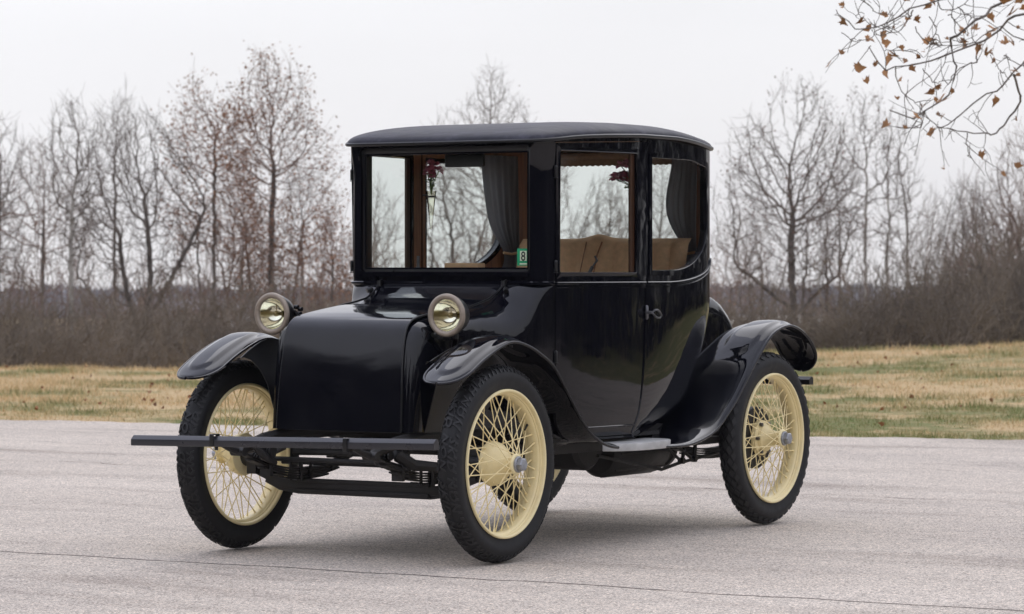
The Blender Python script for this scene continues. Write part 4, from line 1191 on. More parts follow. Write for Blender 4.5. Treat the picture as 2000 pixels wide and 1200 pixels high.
def tubes_np(lines, ns):
    """lines: list of (P (k,3), r (k,)) all same k -> verts, quads"""
    P = np.array([q[0] for q in lines]); r = np.array([q[1] for q in lines]); m, k = r.shape
    T = np.gradient(P, axis=1); T /= np.linalg.norm(T, axis=2, keepdims=True)+1e-9
    ref = np.where(np.abs(T[..., 2:3]) < .95, np.array([0, 0, 1.]), np.array([1., 0, 0]))
    N = np.cross(T, ref); N /= np.linalg.norm(N, axis=2, keepdims=True)+1e-9; B = np.cross(T, N)
    an = 2*np.pi*np.arange(ns)/ns
    V = P[:, :, None]+r[:, :, None, None]*(N[:, :, None]*np.cos(an)[None, None, :, None]+B[:, :, None]*np.sin(an)[None, None, :, None])
    idx = np.arange(m*k*ns).reshape(m, k, ns); i2 = np.roll(idx, -1, 2)
    F = np.stack([idx[:, :-1], i2[:, :-1], i2[:, 1:], idx[:, 1:]], -1).reshape(-1, 4)
    return V.reshape(-1, 3), F
def merge_tubes(lines, ns):
    by = {}
    for q in lines: by.setdefault(len(q[1]), []).append(q)
    Vs, Fs, off = [], [], 0
    for k, g in by.items():
        V, F = tubes_np(g, ns); Vs.append(V); Fs.append(F+off); off += len(V)
    return np.concatenate(Vs), np.concatenate(Fs)
class Tree:
    def __init__(s, seed): s.r = np.random.default_rng(seed); s.lv = {0: [], 1: [], 2: []}; s.tips = []
    def limb(s, p, d, L, r0, r1, up, wob, k):
        P = [np.array(p, float)]; d = np.array(d, float); d /= np.linalg.norm(d)
        for i in range(k):
            d = d+np.array([0, 0, up/k])+s.r.normal(0, wob, 3)/math.sqrt(k); d /= np.linalg.norm(d); P.append(P[-1]+d*L/k)
        t = np.linspace(0, 1, k+1); return np.array(P), r0+(r1-r0)*t**.8
    def side(s, P, t):
        x = t*(len(P)-1); i = min(int(x), len(P)-2); return P[i]+(P[i+1]-P[i])*(x-i), (P[i+1]-P[i])/(np.linalg.norm(P[i+1]-P[i])+1e-9)
    def off(s, d, ang):
        a = s.r.normal(0, 1, 3); a -= d*a.dot(d); a /= np.linalg.norm(a)+1e-9; return d*math.cos(ang)+a*math.sin(ang)
    def grow(s, P, r, L, lev, nch, par):
        maxl = par['levels']
        n = nch[0]
        for j in range(n):
            t = par['t0'] + (1-par['t0'])*((j+s.r.random())/n) if lev == 1 else .18+.82*((j+s.r.random())/n)
            p, d = s.side(P, t); ang = s.r.uniform(*par['ang'])
            Lc = L*s.r.uniform(.40, .62)*(1.12-.62*t); 
            i = t*(len(r)-1); rc = max(.0035, min(float(np.interp(i, range(len(r)), r))*.62, Lc*.016))
            k = 4 if lev < 3 else 3
            Pc, rr = s.limb(p, s.off(d, ang), Lc, rc, max(.0028, rc*.32), par['up'], par['wob'], k)
            s.lv[1 if lev < 2 else 2].append((Pc, rr))
            if lev < maxl: s.grow(Pc, rr, Lc, lev+1, nch[1:], par)
            else: s.tips.append(Pc[-1]); s.tips.append(Pc[1])
def make_tree(seed, H, style, spread=1.0, leaves=0, bare_trunk=.22, rad=None, nch=None, lean=(0, 0), up=.55, levels=4, bark='bark', twig='twig', leafmat='brownleaf', leafbias=None, forks=4):
    T = Tree(seed); rad = rad or H*.0135
    par = dict(levels=levels, t0=.10, ang=(R(26*spread), R(58*spread)), up=up, wob=.24)
    nch = nch or (9, 6, 5, 3)
    d0 = np.array([lean[0], lean[1], 1.])
    if style == 'fork':
        P, r = T.limb((0, 0, -.3), d0, H*bare_trunk+.3, rad, rad*.78, .1, .06, 6); T.lv[0].append((P, r))
        a0 = T.r.uniform(0, 6.28)
        for i in range(forks):
            a = a0+i*2*math.pi/forks+T.r.normal(0, .3); tl = R(T.r.uniform(10, 27)*spread)
            d = np.array([math.cos(a)*math.sin(tl), math.sin(a)*math.sin(tl), math.cos(tl)]); LL = H*(1-bare_trunk)*T.r.uniform(.72, 1.0)
            Pl, rl = T.limb(P[-1]-(P[-1]-P[-2])*T.r.uniform(0, .8), d, LL, rad*.62, .008, .45, .30, 9); T.lv[0].append((Pl, rl))
            T.grow(Pl, rl, LL*.62, 1, nch, par)
    else:
        P, r = T.limb((0, 0, -.3), d0, H+.3, rad, .010, .25, .12, 16); r = np.maximum(.005, rad*(1-np.linspace(0, 1, 17)**.75)); T.lv[0].append((P, r))
        par2 = dict(par); par2['t0'] = bare_trunk
        T.grow(P, r, H*.55*spread**.4, 1, (nch[0]*3,)+tuple(nch[1:]), par2)
    return T
def leafquads(tips, N, rg, size, bias=None):
    tips = np.array(tips)
    if bias is not None:
        w_ = np.array([bias(q) for q in tips]); w_ = w_/w_.sum(); c = tips[rg.choice(len(tips), N, p=w_)]
    else: c = tips[rg.integers(0, len(tips), N)]
    c = c+rg.normal(0, .09, (N, 3)); a = rg.normal(0, 1, (N, 3)); a /= np.linalg.norm(a, axis=1, keepdims=True); b = rg.normal(0, 1, (N, 3)); b = np.cross(a, b); b /= np.linalg.norm(b, axis=1, keepdims=True)
    s_ = size*(.5+rg.random((N, 1))); V = np.stack([c-a*s_, c+b*s_*.6, c+a*s_, c-b*s_*.6], 1).reshape(-1, 3)
    return V, np.arange(4*N).reshape(N, 4)
def place_tree(T, name, label, cat, d, l, rz=0, sc=1.0, group=None, bark='bark', twig='twig', leaves=0, leafmat='brownleaf', lsize=.045, bias=None, zoff=0):
    x, y = dl(d, l); t = thing(name, label, cat, (x, y, gz(d, l)+zoff), group); t.rotation_euler = (0, 0, rz); t.scale = (sc,)*3
    V, F = merge_tubes(T.lv[0], 8); mesh_np('trunk', V, F, M[bark], parent=t, smooth=True)
    Vs, Fs, off = [], [], 0
    for lv, ns in ((1, 4), (2, 3)):
        if T.lv[lv]:
            V, F = merge_tubes(T.lv[lv], ns); Vs.append(V); Fs.append(F+off); off += len(V)
    mesh_np('crown', np.concatenate(Vs), np.concatenate(Fs), M[twig], parent=t)
    if leaves:
        V, F = leafquads(T.tips, leaves, np.random.default_rng(len(T.tips)), lsize, bias); mesh_np('leaves', V, F, M[leafmat], parent=t)
    return t
def copy_thing(o, label, d, l, rz, sc, zoff=0):
    c = o.copy(); COL.objects.link(c); c['label'] = label; x, y = dl(d, l); c.location = (x, y, gz(d, l)+zoff); c.rotation_euler = (0, 0, rz); c.scale = (sc,)*3
    for ch in o.children: k = ch.copy(); COL.objects.link(k); k.parent = c
    return c
def at(u, d): return (u-1000)/6310*d            # lateral offset seen at u (2000 px frame) at distance d
def ztop_at(v, d): return 1.294+(524-v)/6310*d
def H_for(v, d, l): return (ztop_at(v, d)-gz(d, l))*.98
TG = 'bare winter trees beyond the lawn'
class CTree: pass
def colonize(seed, H, zb, hw, n, stems, D=.12, di=1.1, dk=.17, up=.28, rk=1.0, cx=0.0, twigs=1.0, prof=(.45, .85, 1, .78, .22)):
    """grow limbs towards points scattered through the crown"""
    g = np.random.default_rng(seed); A = []
    ph = g.uniform(0, 6.28, 3)
    while len(A) < n:
        z = g.uniform(zb, H); t = (z-zb)/(H-zb); a = g.uniform(0, 6.283)
        R_ = hw*np.interp(t, [0, .25, .55, .8, 1], prof)*(.80+.28*math.sin(2*a+ph[0]+z*.8)+.16*math.sin(5*a+ph[1]-z*1.7))
        q = math.sqrt(g.random())*R_; x, y = q*math.cos(a), q*math.sin(a)
        if math.sin(x*3.1+ph[0])+math.sin(y*2.7+ph[1])+math.sin(z*2.3+ph[2]+x) < -1.3: continue
        A.append((x+cx, y, z))
    A = np.array(A); P, par, dirs = [], [], []
    for st in stems:
        st = resample(st, max(3, int(np.linalg.norm(np.diff(np.array(st, float), axis=0), axis=1).sum()/D))); base = -1 if not P else int(np.argmin(np.linalg.norm(np.array(P)-st[0], axis=1)))
        for i, q in enumerate(st):
            q = q+g.normal(0, .012, 3)
            if i == 0 and base >= 0: prev = base; continue
            P.append(q); par.append(-1 if (i == 0) else prev); prev = len(P)-1
    P = np.array(P); nn = len(P); dist = np.full(len(A), 1e9); idx = np.zeros(len(A), int); new = np.arange(nn)
    for it in range(130):
        d = np.linalg.norm(A[:, None]-P[new][None], axis=2); j = d.argmin(1); dm = d[np.arange(len(A)), j]; m = dm < dist; dist[m] = dm[m]; idx[m] = new[j[m]]
        keep = dist > dk; A, dist, idx = A[keep], dist[keep], idx[keep]
        if len(A) < 8: break
        act = dist < (di if it > 12 else di*1.8)
        if not act.any(): break
        V = (A[act]-P[idx[act]]); V /= np.linalg.norm(V, axis=1, keepdims=True); S = np.zeros_like(P); np.add.at(S, idx[act], V)
        w_ = np.unique(idx[act]); dv = S[w_]; dv /= np.linalg.norm(dv, axis=1, keepdims=True)+1e-9; dv += np.array([0, 0, up])+g.normal(0, .22, dv.shape); dv /= np.linalg.norm(dv, axis=1, keepdims=True)
        q = P[w_]+dv*D; new = np.arange(len(P), len(P)+len(q)); P = np.concatenate([P, q]); par += list(w_)
        if len(P) > 13000: break
    par = np.array(par); N = len(P); e = 2.15; acc = np.zeros(N); kids = np.bincount(par[par >= 0], minlength=N); acc[kids == 0] = .0042**e
    for i in range(N-1, -1, -1):
        if par[i] >= 0: acc[par[i]] += acc[i]
    r = acc**(1/e)*rk; r[r < .0042] = .0042
    T = CTree(); rm = r.max(); ok = par >= 0; c = np.nonzero(ok)[0]; p = par[c]
    segs = [(np.array([P[b_], P[a_]]), np.array([min(r[b_], r[a_]*1.5), r[a_]])) for a_, b_ in zip(c, p)]
    big = r[c] > rm*.40; T.trunk = [q for q, k in zip(segs, big) if k]; T.crown = [q for q, k in zip(segs, big) if not k]
    T.tw = []; T.tips = list(P[kids == 0]); X = Tree(seed+500)
    thin = np.nonzero((r < .012) & ok)[0]
    for i in thin:
        k = int(X.r.random() < .62*twigs)+int(X.r.random() < .30*twigs)
        d = P[i]-P[par[i]]; d /= np.linalg.norm(d)+1e-9
        for _ in range(k):
            Pc, rc = X.limb(P[i], X.off(d, X.r.uniform(.25, .9)), X.r.uniform(.16, .46), .0036, .0024, .5, .22, 3); T.tw.append((Pc, rc)); T.tips.append(Pc[-1]); T.tips.append(Pc[2])
    T.top = float(np.percentile(np.array(T.tips)[:, 2], 99.7)); return T
def resample(pts, k):
    P = np.array(pts, float); c = np.concatenate([[0], np.cumsum(np.linalg.norm(np.diff(P, axis=0), axis=1))]); fs = [spline(c, P[:, i]) for i in range(3)]; return np.array([[f(t) for f in fs] for t in np.linspace(0, c[-1], k)])
def place_ct(T, name, label, d, l, sc=1.0, bark='bark', twig='twig', leaves=0, leafmat='brownleaf', lsize=.03, bias=None):
    x, y = dl(d, l); t = thing(name, label, 'tree', (x, y, gz(d, l)), TG); t.rotation_euler = (0, 0, .557); t.scale = (sc,)*3
    V, F = merge_tubes(T.trunk, 7); mesh_np('trunk', V, F, M[bark], parent=t, smooth=True)
    Vs, Fs, off = [], [], 0
    for L_, ns in ((T.crown, 4), (T.tw, 3)):
        V, F = merge_tubes(L_, ns); Vs.append(V); Fs.append(F+off); off += len(V)
    mesh_np('crown', np.concatenate(Vs), np.concatenate(Fs), M[twig], parent=t)
    if leaves:
        V, F = leafquads(T.tips, leaves, np.random.default_rng(len(T.tips)), lsize, bias); mesh_np('leaves', V, F, M[leafmat], parent=t)
    return t
# stems are given as fractions: x in half widths, z in heights
S1 = [[(0, 0, -.05), (.02, 0, .2), (-.02, 0, .45), (.03, 0, .62)]]
SF = [[(0, 0, -.05), (.02, 0, .12), (.02, 0, .22)], [(.02, 0, .22), (.25, .05, .34), (.62, .1, .52), (.85, .1, .66)], [(.02, 0, .22), (-.15, 0, .36), (-.25, 0, .55)], [(.02, 0, .20), (.15, -.1, .38), (.12, -.1, .6)], [(.02, 0, .14), (-.4, .1, .28), (-.8, .1, .42)]]
SM = [[(0, 0, -.05), (0, 0, .10), (0, 0, .4), (.03, 0, .66)], [(0, 0, .06), (-.25, .1, .25), (-.38, .1, .5)], [(0, 0, .05), (.25, -.1, .22), (.45, -.1, .48)], [(0, 0, .05), (.4, .2, .18), (.75, .2, .36)], [(0, 0, .08), (-.5, -.1, .22), (-.7, -.1, .38)]]
ST_ = [[(0, 0, -.05), (.02, 0, .2), (-.02, 0, .42), (.0, 0, .55)], [(.02, 0, .22), (.3, .1, .30), (.6, .1, .36)], [(0, 0, .25), (-.4, .1, .33), (-.75, 0, .40)]]
S2 = [[(0, 0, -.05), (0, 0, .1), (-.25, 0, .3), (-.2, 0, .62)], [(0, 0, .08), (.25, .1, .28), (.28, .1, .62)]]
spec = [
 # u, d, topv, crown bottom v, half width px, stems, seed, bark, twig, leaves, leafmat, radius factor, points, profile, label
 (140, 66, 165, 520, 105, S1, 11, 'barkpale', 'twig', 0, '', 1.15, 1500, (.5, .9, 1, .7, .25), 'straight pale-barked tree standing left of the wide forked tree'),
 (-5, 70, 208, 560, 120, SM, 12, 'bark', 'twig', 0, '', 1.1, 1300, (.6, .9, 1, .7, .2), 'leftmost bare tree, its crown cut by the left frame edge'),
 (225, 82, 138, 470, 62, S1, 13, 'bark', 'twig', 0, '', 1.0, 900, (.7, 1, 1, .7, .3), 'slim dark-stemmed bare tree behind the wide forked tree'),
 (272, 68, 195, 540, 150, SF, 14, 'bark', 'twig', 0, '', 1.35, 3000, (.7, 1, .95, .75, .3), 'wide forked bare tree with a thick limb leaning right'),
 (418, 74, 132, 540, 80, SM, 15, 'bark', 'twigred', 2800, 'brownleaf', 1.0, 1900, (.8, 1, .9, .55, .15), 'narrow bare tree with rusty leaf clusters left of the tallest tree'),
 (530, 69, 84, 590, 135, SM, 16, 'bark', 'twigred', 6500, 'brownleaf', 1.15, 4200, (.8, 1.05, .9, .62, .3), 'tallest tree, its many upright limbs keeping brown leaves'),
 (470, 84, 330, 620, 110, SM, 17, 'bark', 'twigred', 500, 'darkleaf', 1.0, 1000, (.8, 1, 1, .7, .2), 'lower dark many-stemmed tree behind the tallest tree'),
 (648, 66, 370, 640, 65, SM, 18, 'bark', 'twigred', 1300, 'brownleaf', .9, 800, (.8, 1, 1, .7, .3), 'small rusty-leaved tree close to the left of the car roof'),
 (965, 88, 112, 520, 125, SM, 19, 'bark', 'twig', 300, 'darkleaf', 1.2, 1600, (.7, 1, .9, .55, .2), 'bare tree rising directly behind the car roof'),
 (868, 76, 200, 560, 105, SF, 20, 'bark', 'twig', 0, '', 1.2, 1200, (.8, 1, .9, .5, .15), 'bare tree seen through the car windshield'),
 (1548, 68, 138, 580, 150, ST_, 21, 'bark', 'twig', 900, 'darkleaf', 1.35, 2500, (.75, 1, .98, .72, .35), 'broad bare tree with a thick straight trunk right of the car'),
 (1592, 72, 350, 600, 80, S2, 22, 'bark', 'twig', 200, 'darkleaf', 1.25, 800, (.6, 1, 1, .7, .3), 'dark forked tree beside the thick straight trunk'),
 (1692, 76, 155, 500, 62, S1, 23, 'barkpale', 'twig', 300, 'darkleaf', 1.15, 1000, (.9, 1, .8, .5, .2), 'slender upright tree between the broad tree and the twin-stemmed tree'),
 (1752, 72, 195, 540, 68, S2, 24, 'barkpale', 'twig', 0, '', 1.35, 1000, (.8, 1, .85, .55, .25), 'pale twin-stemmed narrow tree behind the overhanging boughs'),
 (1880, 84, 330, 580, 100, SM, 25, 'bark', 'twig', 0, '', 1.0, 1100, (.8, 1, .9, .7, .3), 'low spreading bare tree left of the right frame edge'),
 (2020, 60, 225, 580, 130, SF, 26, 'bark', 'twigred', 0, '', 1.2, 2000, (.8, 1, 1, .8, .5), 'dense bushy-topped tree at the right frame edge'),
 (1425, 92, 430, 600, 70, SM, 27, 'bark', 'twigred', 0, '', .9, 700, (.8, 1, 1, .7, .3), 'low faint bushy tree just right of the car roof'),
]
trees = []
for (u, d, tv, cb, hwp, stems, seed, bk, tw, lv, lm, rk, npt, prf, lab) in spec:
    l = at(u, d); H = H_for(tv, d, l); zb = ztop_at(cb, d)-gz(d, l); hw = hwp/6310*d
    st = [[(x*hw, y*hw, z*H) for x, y, z in q] for q in stems]
    T = colonize(seed, H*.97, zb, hw, int(npt*1.3), st, rk=rk, prof=prf, twigs=1.35); sc = H/T.top
    trees.append(place_ct(T, 'bare_tree', lab, d, l, sc, bk, tw, lv, lm or 'brownleaf', .028))
# more of the same kinds, deeper in the wood
fill = [(82, 92, 255, 6, 'faint'), (590, 92, 270, 2, 'thin'), (740, 98, 330, 9, 'faint'), (1080, 105, 255, 2, 'thin'), (1180, 96, 330, 3, 'faint'), (1290, 100, 300, 8, 'faint'), (1480, 104, 330, 9, 'thin'), (1640, 100, 260, 2, 'faint'), (1820, 98, 350, 9, 'thin'), (1930, 92, 330, 3, 'grey'), (1370, 92, 480, 7, 'low')]
flab = ['faint bare tree just left of the straight pale-barked tree', 'thin bare tree behind the right side of the tallest tree',
        'faint bare tree half hidden by the left side of the car cabin', 'thin bare tree seen through the door window of the car',
        'faint bare tree seen low through the door window of the car', 'faint bare tree seen through the rear quarter window of the car', 'thin bare tree behind the left side of the broad tree',
        'faint bare tree behind the slender upright tree', 'thin bare tree behind the pale twin-stemmed tree on its right', 'grey bare tree behind the low spreading tree', 'low twiggy tree beside the car rear corner']
for i, (u, d, tv, src, w_) in enumerate(fill):
    l = at(u, d); o = trees[src]
    h0 = max(c.dimensions.z for c in o.children) if False else None
    # source heights are known from the placement table
    s0 = spec[src]; H0 = H_for(s0[2], s0[1], at(s0[0], s0[1])); H1 = H_for(tv, d, l)
    copy_thing(o, flab[i], d, l, 1.3+i*1.9, o.scale[0]*H1/H0)

# ---- undergrowth thicket along the edge of the lawn (one tangled mass)
def shrub(seed, h, n, fat=1.0):
    T = Tree(seed); L = []
    for i in range(n):
        a = T.r.uniform(0, 6.28); tl = T.r.uniform(.0, 1.2); d = np.array([math.cos(a)*math.sin(tl), math.sin(a)*math.sin(tl), math.cos(tl)])
        q = T.r.uniform(0, .45); p = (math.cos(a)*q, math.sin(a)*q, -.15); LL = h*T.r.uniform(.5, 1.05)*(1+.25*tl)
        P, r = T.limb(p, d, LL, .009*fat, .003*fat, .35, .45, 5); L.append((P, r))
        for j in range(6):
            c, dd = T.side(P, T.r.uniform(.25, 1)); Pc, rc = T.limb(c, T.off(dd, T.r.uniform(.5, 1.3)), LL*T.r.uniform(.2, .45), .0045*fat, .0022*fat, .2, .25, 3); L.append((Pc, rc))
            for q_ in range(2):
                c2, d2 = T.side(Pc, T.r.uniform(.3, 1)); P2, r2 = T.limb(c2, T.off(d2, .6), LL*.14, .003*fat, .002*fat, .2, .2, 2); L.append((P2, r2))
    return merge_tubes(L, 3)
SH = [shrub(100+i, 1.0, 18, 1.0) for i in range(5)]
rg = np.random.default_rng(12)
def thicket(spots, name, label, mat):
    Vs, Fs, off = [], [], 0
    for (d, l, h, wdt) in spots:
        V, F = SH[rg.integers(0, 5)]; a = rg.uniform(0, 6.28); c, s_ = math.cos(a), math.sin(a); x, y = dl(d, l)
        W = V.copy(); fat = 1.0
        X_ = (W[:, 0]*c-W[:, 1]*s_)*wdt+x; Y_ = (W[:, 0]*s_+W[:, 1]*c)*wdt+y; Z_ = W[:, 2]*h+gz(d, l)
        Vs.append(np.stack([X_, Y_, Z_], -1)); Fs.append(F+off); off += len(V)
    return tag(mesh_np(name, np.concatenate(Vs), np.concatenate(Fs), mat), label, 'thicket', kind='stuff')
spots = []
for i in range(380):
    d = rg.uniform(51, 66); u = rg.uniform(-120, 2120); l = at(u, d)
    tv = float(np.interp(u, [-120, 60, 200, 420, 600, 700, 1000, 1400, 1620, 1720, 1800, 1900, 2000, 2120], [565, 605, 590, 572, 600, 590, 600, 605, 622, 602, 568, 505, 458, 440]))+rg.uniform(-55, 105)*(1 if u < 1700 else .6)
    h = max(.7, ztop_at(tv, d)-gz(d, l)); spots.append((d, l, h*.95, min(1.7, .8+h*.30)))
for i in range(150):      # the front fringe against the grass, knee high
    d = rg.uniform(48.5, 52); u = rg.uniform(-120, 2120); l = at(u, d); h = rg.uniform(.45, 1.1)*(1.5 if u > 1650 else 1); spots.append((d, l, h, .9))
for i in range(190):      # the growth runs on past both edges of the picture
    d = rg.uniform(50, 64); sd_ = -1 if rg.random() < .5 else 1; l = sd_*d*rg.uniform(.178, .50); spots.append((d, l, rg.uniform(1.8, 3.6), rg.uniform(1.2, 1.9)))
thicket(spots, 'thicket', 'dense tangled brown brush along the far edge of the lawn', M['brush'])
spots = []
for i in range(210):      # taller purple-grey saplings behind
    d = rg.uniform(66, 90); u = rg.uniform(-150, 2150); l = at(u, d)
    tv = float(np.interp(u, [-150, 200, 420, 700, 1000, 1350, 1500, 1760, 1900, 2150], [470, 500, 520, 490, 480, 540, 580, 560, 450, 410]))+rg.uniform(-70, 200)
    h = max(.7, ztop_at(tv, d)-gz(d, l)); spots.append((d, l, h*.95, min(2.4, .9+h*.24)))
for i in range(110):
    d = rg.uniform(64, 80); sd_ = -1 if rg.random() < .5 else 1; l = sd_*d*rg.uniform(.185, .50); spots.append((d, l, rg.uniform(4.5, 8.5), rg.uniform(1.8, 2.6)))
thicket(spots, 'saplings', 'grey-brown sapling growth behind the brush', M['twigred'])

# ---- far-off woods and pale field
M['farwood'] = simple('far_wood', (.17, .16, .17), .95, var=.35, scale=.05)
M['reflwood'] = simple('dark_reflection_wood', (.050, .044, .036), .95, var=.5, scale=.3)
def clumpwood(N, fn, size, seed):
    r = np.random.default_rng(seed); c = np.array([fn(r) for _ in range(N)]); a = r.normal(0, 1, (N, 3)); a /= np.linalg.norm(a, axis=1, keepdims=True); a[:, 2] = np.abs(a[:, 2])+.6
    b = np.cross(a, r.normal(0, 1, (N, 3))); b /= np.linalg.norm(b, axis=1, keepdims=True); s_ = size*(.4+r.random((N, 1)))
    V = np.stack([c-a*s_, c+b*s_*.55, c+a*s_*1.1, c-b*s_*.55], 1).reshape(-1, 3); return V, np.arange(4*N).reshape(N, 4)
def fw(r):
    d = r.uniform(560, 640); l = r.uniform(-150, 150); top = 4.4+.6+.5*math.sin(l*.31+1)+.3*math.sin(l*.9); x, y = dl(d, l)
    return (x, y, gz(d, l)+r.uniform(0, 1)**1.2*top)
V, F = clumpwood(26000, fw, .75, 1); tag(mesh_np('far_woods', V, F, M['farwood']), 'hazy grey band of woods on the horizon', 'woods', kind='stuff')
# unseen dark woods added beside and behind the camera to darken paint reflections
def sw(r):
    a = r.uniform(0, 6.283); back = math.cos(a-R(238))          # 1 straight behind the photographer
    if back < -.2 and r.random() < .4: a = r.uniform(R(238)-1.6, R(238)+1.6); back = math.cos(a-R(238))
    rad = r.uniform(0, 12)+34-8*ss(.2, .9, back); top = 7.0+1.8*math.sin(a*13)+1.4*math.sin(a*37)+.8*math.sin(a*71)
    x, y = 3+rad*math.cos(a), -1+rad*math.sin(a)
    return (x, y, max(-.1, r.uniform(-.05, 1))*max(2.5, top))
V, F = clumpwood(190000, sw, .23, 2)
q = V.reshape(-1, 4, 3); cen = q.mean(1)[:, :2]-CAM; dd = cen @ FWD; lld = cen @ RGT; keep = ~((dd > 0) & (np.abs(lld) < dd*.42+3))
q = q[keep]; tag(mesh_np('added_reflection_woods', q.reshape(-1, 3), np.arange(len(q)*4).reshape(-1, 4), M['reflwood']), 'unseen dark woods added round the lot to darken the paint reflections', 'woods', kind='stuff')
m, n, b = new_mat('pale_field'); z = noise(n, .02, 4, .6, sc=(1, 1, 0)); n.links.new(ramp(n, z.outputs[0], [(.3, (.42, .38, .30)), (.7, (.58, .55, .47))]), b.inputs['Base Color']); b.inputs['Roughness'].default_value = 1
G = []; ds = np.linspace(330, 560, 24); ls = np.linspace(-20, 90, 30)
V = []
for d in ds:
    for l in ls: x, y = dl(d, l); V.append((x, y, gz(d, l)+.25))
ii = np.arange(24*30).reshape(24, 30)
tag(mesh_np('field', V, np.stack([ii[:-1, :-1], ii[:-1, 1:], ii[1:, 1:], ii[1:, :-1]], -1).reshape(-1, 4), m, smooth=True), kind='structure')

# ---- low building glimpsed through the trees on the left
M['bwall'] = simple('pale_wall', (.42, .41, .42), .8, scale=1); M['broof'] = simple('orange_brick', (.46, .25, .18), .8, scale=1); M['groof'] = simple('grey_roof', (.20, .19, .20), .8, scale=1); M['bglass'] = simple('dark_window', (.05, .06, .07), .3)
BD = 150; bl = at(385, BD); bx, by = dl(BD, bl); bt = thing('building', 'low pale building with an orange chimney half hidden behind the left trees', 'building', (bx, by, gz(BD, bl))); bt.rotation_euler = (0, 0, .557)
mb = MB(); mb.box((0, 0, 1.35), (6.2, 6, 2.9)); mb.build('wall', M['bwall'], bt)
mb = MB(); mb.box((-.6, 0, 2.95), (5.6, 6.4, .28)); mb.add([(-3.4, -3.2, 3.09), (2.2, -3.2, 3.09), (2.2, 3.2, 3.09), (-3.4, 3.2, 3.09), (-2.6, 0, 3.5), (1.4, 0, 3.5)], [(0, 1, 5, 4), (2, 3, 4, 5), (1, 2, 5), (3, 0, 4)]); mb.build('roof', M['groof'], bt)
mb = MB(); mb.box((-2.2, -2.6, 3.1), (.42, .45, .9)); mb.box((-2.2, -2.6, 3.57), (.5, .53, .07)); mb.build('chimney', M['broof'], bt)
for i in range(4):
    mb = MB(); mb.box((-2.3+i*1.5, -3.02, 1.6), (.8, .08, .9)); mb.box((-2.3+i*1.5, -3.05, 1.1), (.95, .10, .08)); mb.build('window', M['bglass'], bt)

# ---- tree whose boughs hang in at the upper right, with its last dry leaves
SD = 24.0
def P3(u, v, dd=0):
    d = SD+dd; l = at(u, d); x, y = dl(d, l); return np.array([x, y, ztop_at(v, d)])
def zp(pts): return [(1600+a/3., b/3.) for a, b in pts]
boughs = [
 ([(1300, 60), (1200, 90), (1130, 100), (1060, 170), (970, 240), (850, 280), (760, 320), (680, 350), (560, 385), (430, 395), (350, 385), (320, 340), (300, 270)], .018, .0),
 ([(1500, -150), (1260, -60), (1070, 20), (980, 85), (880, 150), (800, 210), (770, 250), (772, 310), (800, 380), (795, 450), (750, 550), (680, 610), (600, 670), (520, 690), (410, 660)], .020, .3),
 ([(1400, -190), (1000, -80), (660, 15), (540, 50), (440, 105), (340, 155), (250, 165), (190, 150), (130, 105), (100, 60)], .015, -.3),
 ([(545, 65), (520, 120), (480, 170), (420, 200), (330, 210)], .006, -.3),
 ([(1400, 240), (1280, 300), (1200, 360), (1140, 430), (1060, 510), (980, 560), (900, 610), (820, 680), (740, 740), (690, 745), (640, 700), (620, 660)], .015, .6),
 ([(1145, 440), (1165, 530), (1150, 650), (1080, 740), (980, 780), (860, 775), (760, 760), (690, 745)], .012, .6),
 ([(865, 780), (870, 850), (885, 930)], .005, .6), ([(930, 280), (925, 320), (890, 370), (800, 430), (760, 500)], .008, .3),
 ([(450, 390), (455, 450), (480, 530), (540, 590), (600, 600), (660, 590)], .006, .0), ([(1300, 260), (1100, 190), (1040, 160), (960, 200), (860, 270), (720, 265), (640, 260)], .009, .1),
 ([(760, 90), (790, 130), (800, 200), (830, 260)], .006, .2), ([(600, 400), (650, 460), (720, 480), (790, 470)], .005, .1), ([(640, 100), (690, 200), (720, 270)], .005, -.2),
 ([(560, 160), (610, 230), (700, 265)], .005, -.1), ([(400, 400), (380, 300), (470, 300), (570, 310), (600, 350)], .004, 0), ([(1000, 330), (1050, 400), (1110, 470)], .004, .6), ([(1190, 380), (1110, 350), (1095, 320)], .005, .6),
 ([(330, 200), (360, 170), (430, 160), (480, 120)], .004, -.3), ([(260, 80), (255, 110), (300, 150)], .003, -.3), ([(130, 190), (170, 230), (240, 240), (330, 210)], .004, -.3), ([(240, 0), (300, 40), (350, 80), (430, 90)], .005, -.3),
 ([(620, 660), (600, 720), (540, 750), (440, 745)], .005, .3), ([(810, 40), (850, 80), (930, 110)], .005, .2), ([(700, 10), (720, 60), (800, 50), (900, -20)], .006, 0),
]
SY = thing('maple_tree', 'overhanging tree at the upper right with thin drooping boughs and a few curled tan leaves', 'tree', tuple(P3(2560, 700, 0)*np.array([1, 1, 0])))
off0 = np.array(SY.location); TT = Tree(77); lines = []; twl = []
trunkline = [P3(2560, 900), P3(2555, 500), P3(2530, 100), P3(2540, -300), P3(2560, -800)]
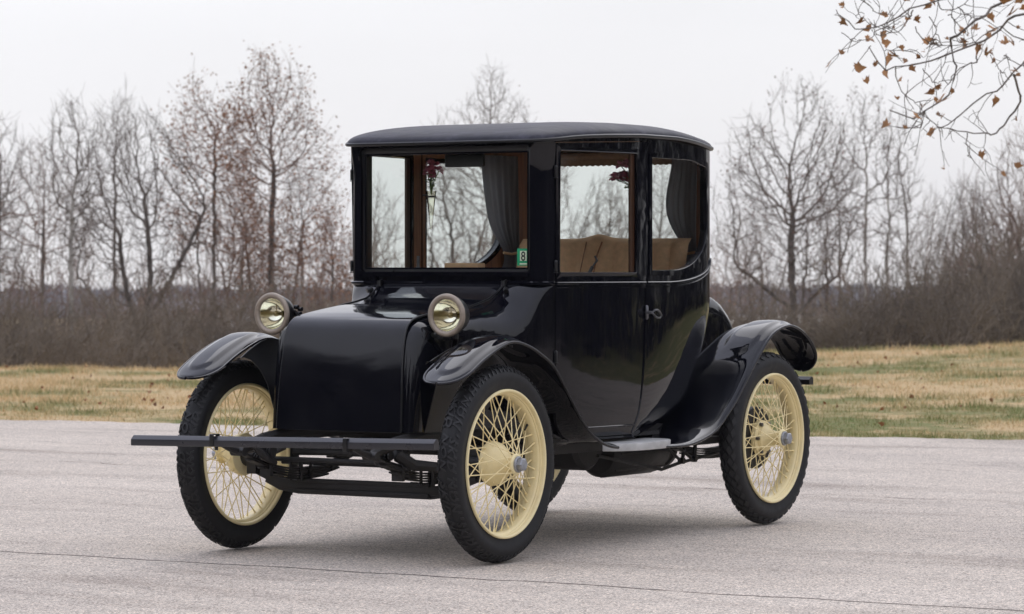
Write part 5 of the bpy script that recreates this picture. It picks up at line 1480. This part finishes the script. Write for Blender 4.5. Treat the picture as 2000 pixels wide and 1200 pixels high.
for pts, r0, dd in boughs:
    q = zp(pts); P = [P3(u, v, dd+.25*math.sin(i*1.3+r0*900)) for i, (u, v) in enumerate(q)]
    if q[0][0] > 2030: P = [P3(2545, q[0][1]-60, 0), P3(2300, q[0][1]-40, dd*.5)]+P
    K = 28 if len(P) > 6 else 12
    P = resample(P, K); P += TT.r.normal(0, .006, P.shape); lines.append((P-off0, np.linspace(r0*.8, max(.0028, r0*.22), K)))
    Ltot = np.linalg.norm(np.diff(P, axis=0), axis=1).sum()
    for j in range(int(2+Ltot*3.2)):
        t = TT.r.uniform(.15, 1); c, d = TT.side(P, t); LL = TT.r.uniform(.06, .42)
        Pc, rc = TT.limb(c, TT.off(d, TT.r.uniform(.5, 1.2)), LL, .0036, .0019, TT.r.uniform(-.3, .5), .28, 6); twl.append((Pc-off0, rc))
        if TT.r.random() < .6:
            c2, d2 = TT.side(Pc, TT.r.uniform(.3, .9)); P2, r2 = TT.limb(c2, TT.off(d2, .8), LL*.5, .0024, .0016, .2, .5, 5); twl.append((P2-off0, r2))
tr = resample(trunkline, 12)
V, F = merge_tubes([(tr-off0, np.linspace(.19, .10, 12))], 12); mesh_np('trunk', V, F, M['barkpale'], parent=SY, smooth=True)
V, F = merge_tubes(lines, 6); V2, F2 = merge_tubes(twl, 6); mesh_np('crown', np.concatenate([V, V2]), np.concatenate([F, F2+len(V)]), M['bark'], parent=SY, smooth=True)
lz = [(135, 40, 36), (155, 130, 46), (230, 140, 38), (375, 100, 46), (280, 185, 34), (270, 235, 40), (360, 215, 50), (318, 240, 24), (410, 260, 50), (640, 50, 44), (675, 15, 44), (560, 125, 50), (637, 255, 58), (615, 305, 30), (910, 175, 46), (415, 360, 66), (455, 335, 40), (245, 420, 66), (275, 490, 50), (380, 445, 40), (465, 480, 38), (535, 415, 50), (450, 580, 34), (650, 555, 44), (680, 520, 36), (700, 600, 64), (390, 745, 50), (995, 115, 50), (1030, 180, 64), (990, 220, 40), (1090, 20, 60), (1110, 95, 50), (1170, 20, 60), (1095, 260, 66), (970, 325, 60), (1040, 605, 46), (1165, 170, 24), (940, 920, 42), (1170, 985, 42), (1150, 415, 36), (430, 165, 22), (745, 230, 22), (1200, 60, 60)]
M['tanleaf'] = simple('tan_hanging_leaf', (.34, .17, .065), .7, var=.40, scale=9)
rnd = random.Random(21); Vs, Fs, off = [], [], 0
for a, b, s_ in lz:
    P = P3(1600+a/3, b/3, rnd.uniform(-.3, .5))-off0; p, f = leaf_geo(P, min(s_, 54)/3/263*1.6, rnd, 1.9); Vs.append(p); Fs.append(f+off); off += len(p)
for k in range(46):
    Pc, rc = twl[rnd.randrange(len(twl))]; p, f = leaf_geo(Pc[-1]-np.array([0, 0, .02]), rnd.uniform(.05, .085), rnd, 1.9); Vs.append(p); Fs.append(f+off); off += len(p)
mesh_np('leaves', np.concatenate(Vs), np.concatenate(Fs), M['tanleaf'], parent=SY)

# ---- damp winter air
m = bpy.data.materials.new('winter_air'); m.use_nodes = True; n = m.node_tree; n.nodes.clear()
o_ = n.nodes.new('ShaderNodeOutputMaterial'); pv = n.nodes.new('ShaderNodeVolumePrincipled'); pv.inputs['Color'].default_value = (.90, .92, .97, 1); pv.inputs['Density'].default_value = .00028
n.links.new(pv.outputs[0], o_.inputs['Volume'])
mb = MB(); c_ = CAM+FWD*320; mb.box((c_[0], c_[1], 4), (760, 760, 36), Matrix.Rotation(.557, 3, 'Z')); hz = mb.build('haze', m, smooth=0); tag(hz, 'thin damp winter air', 'haze', kind='stuff')
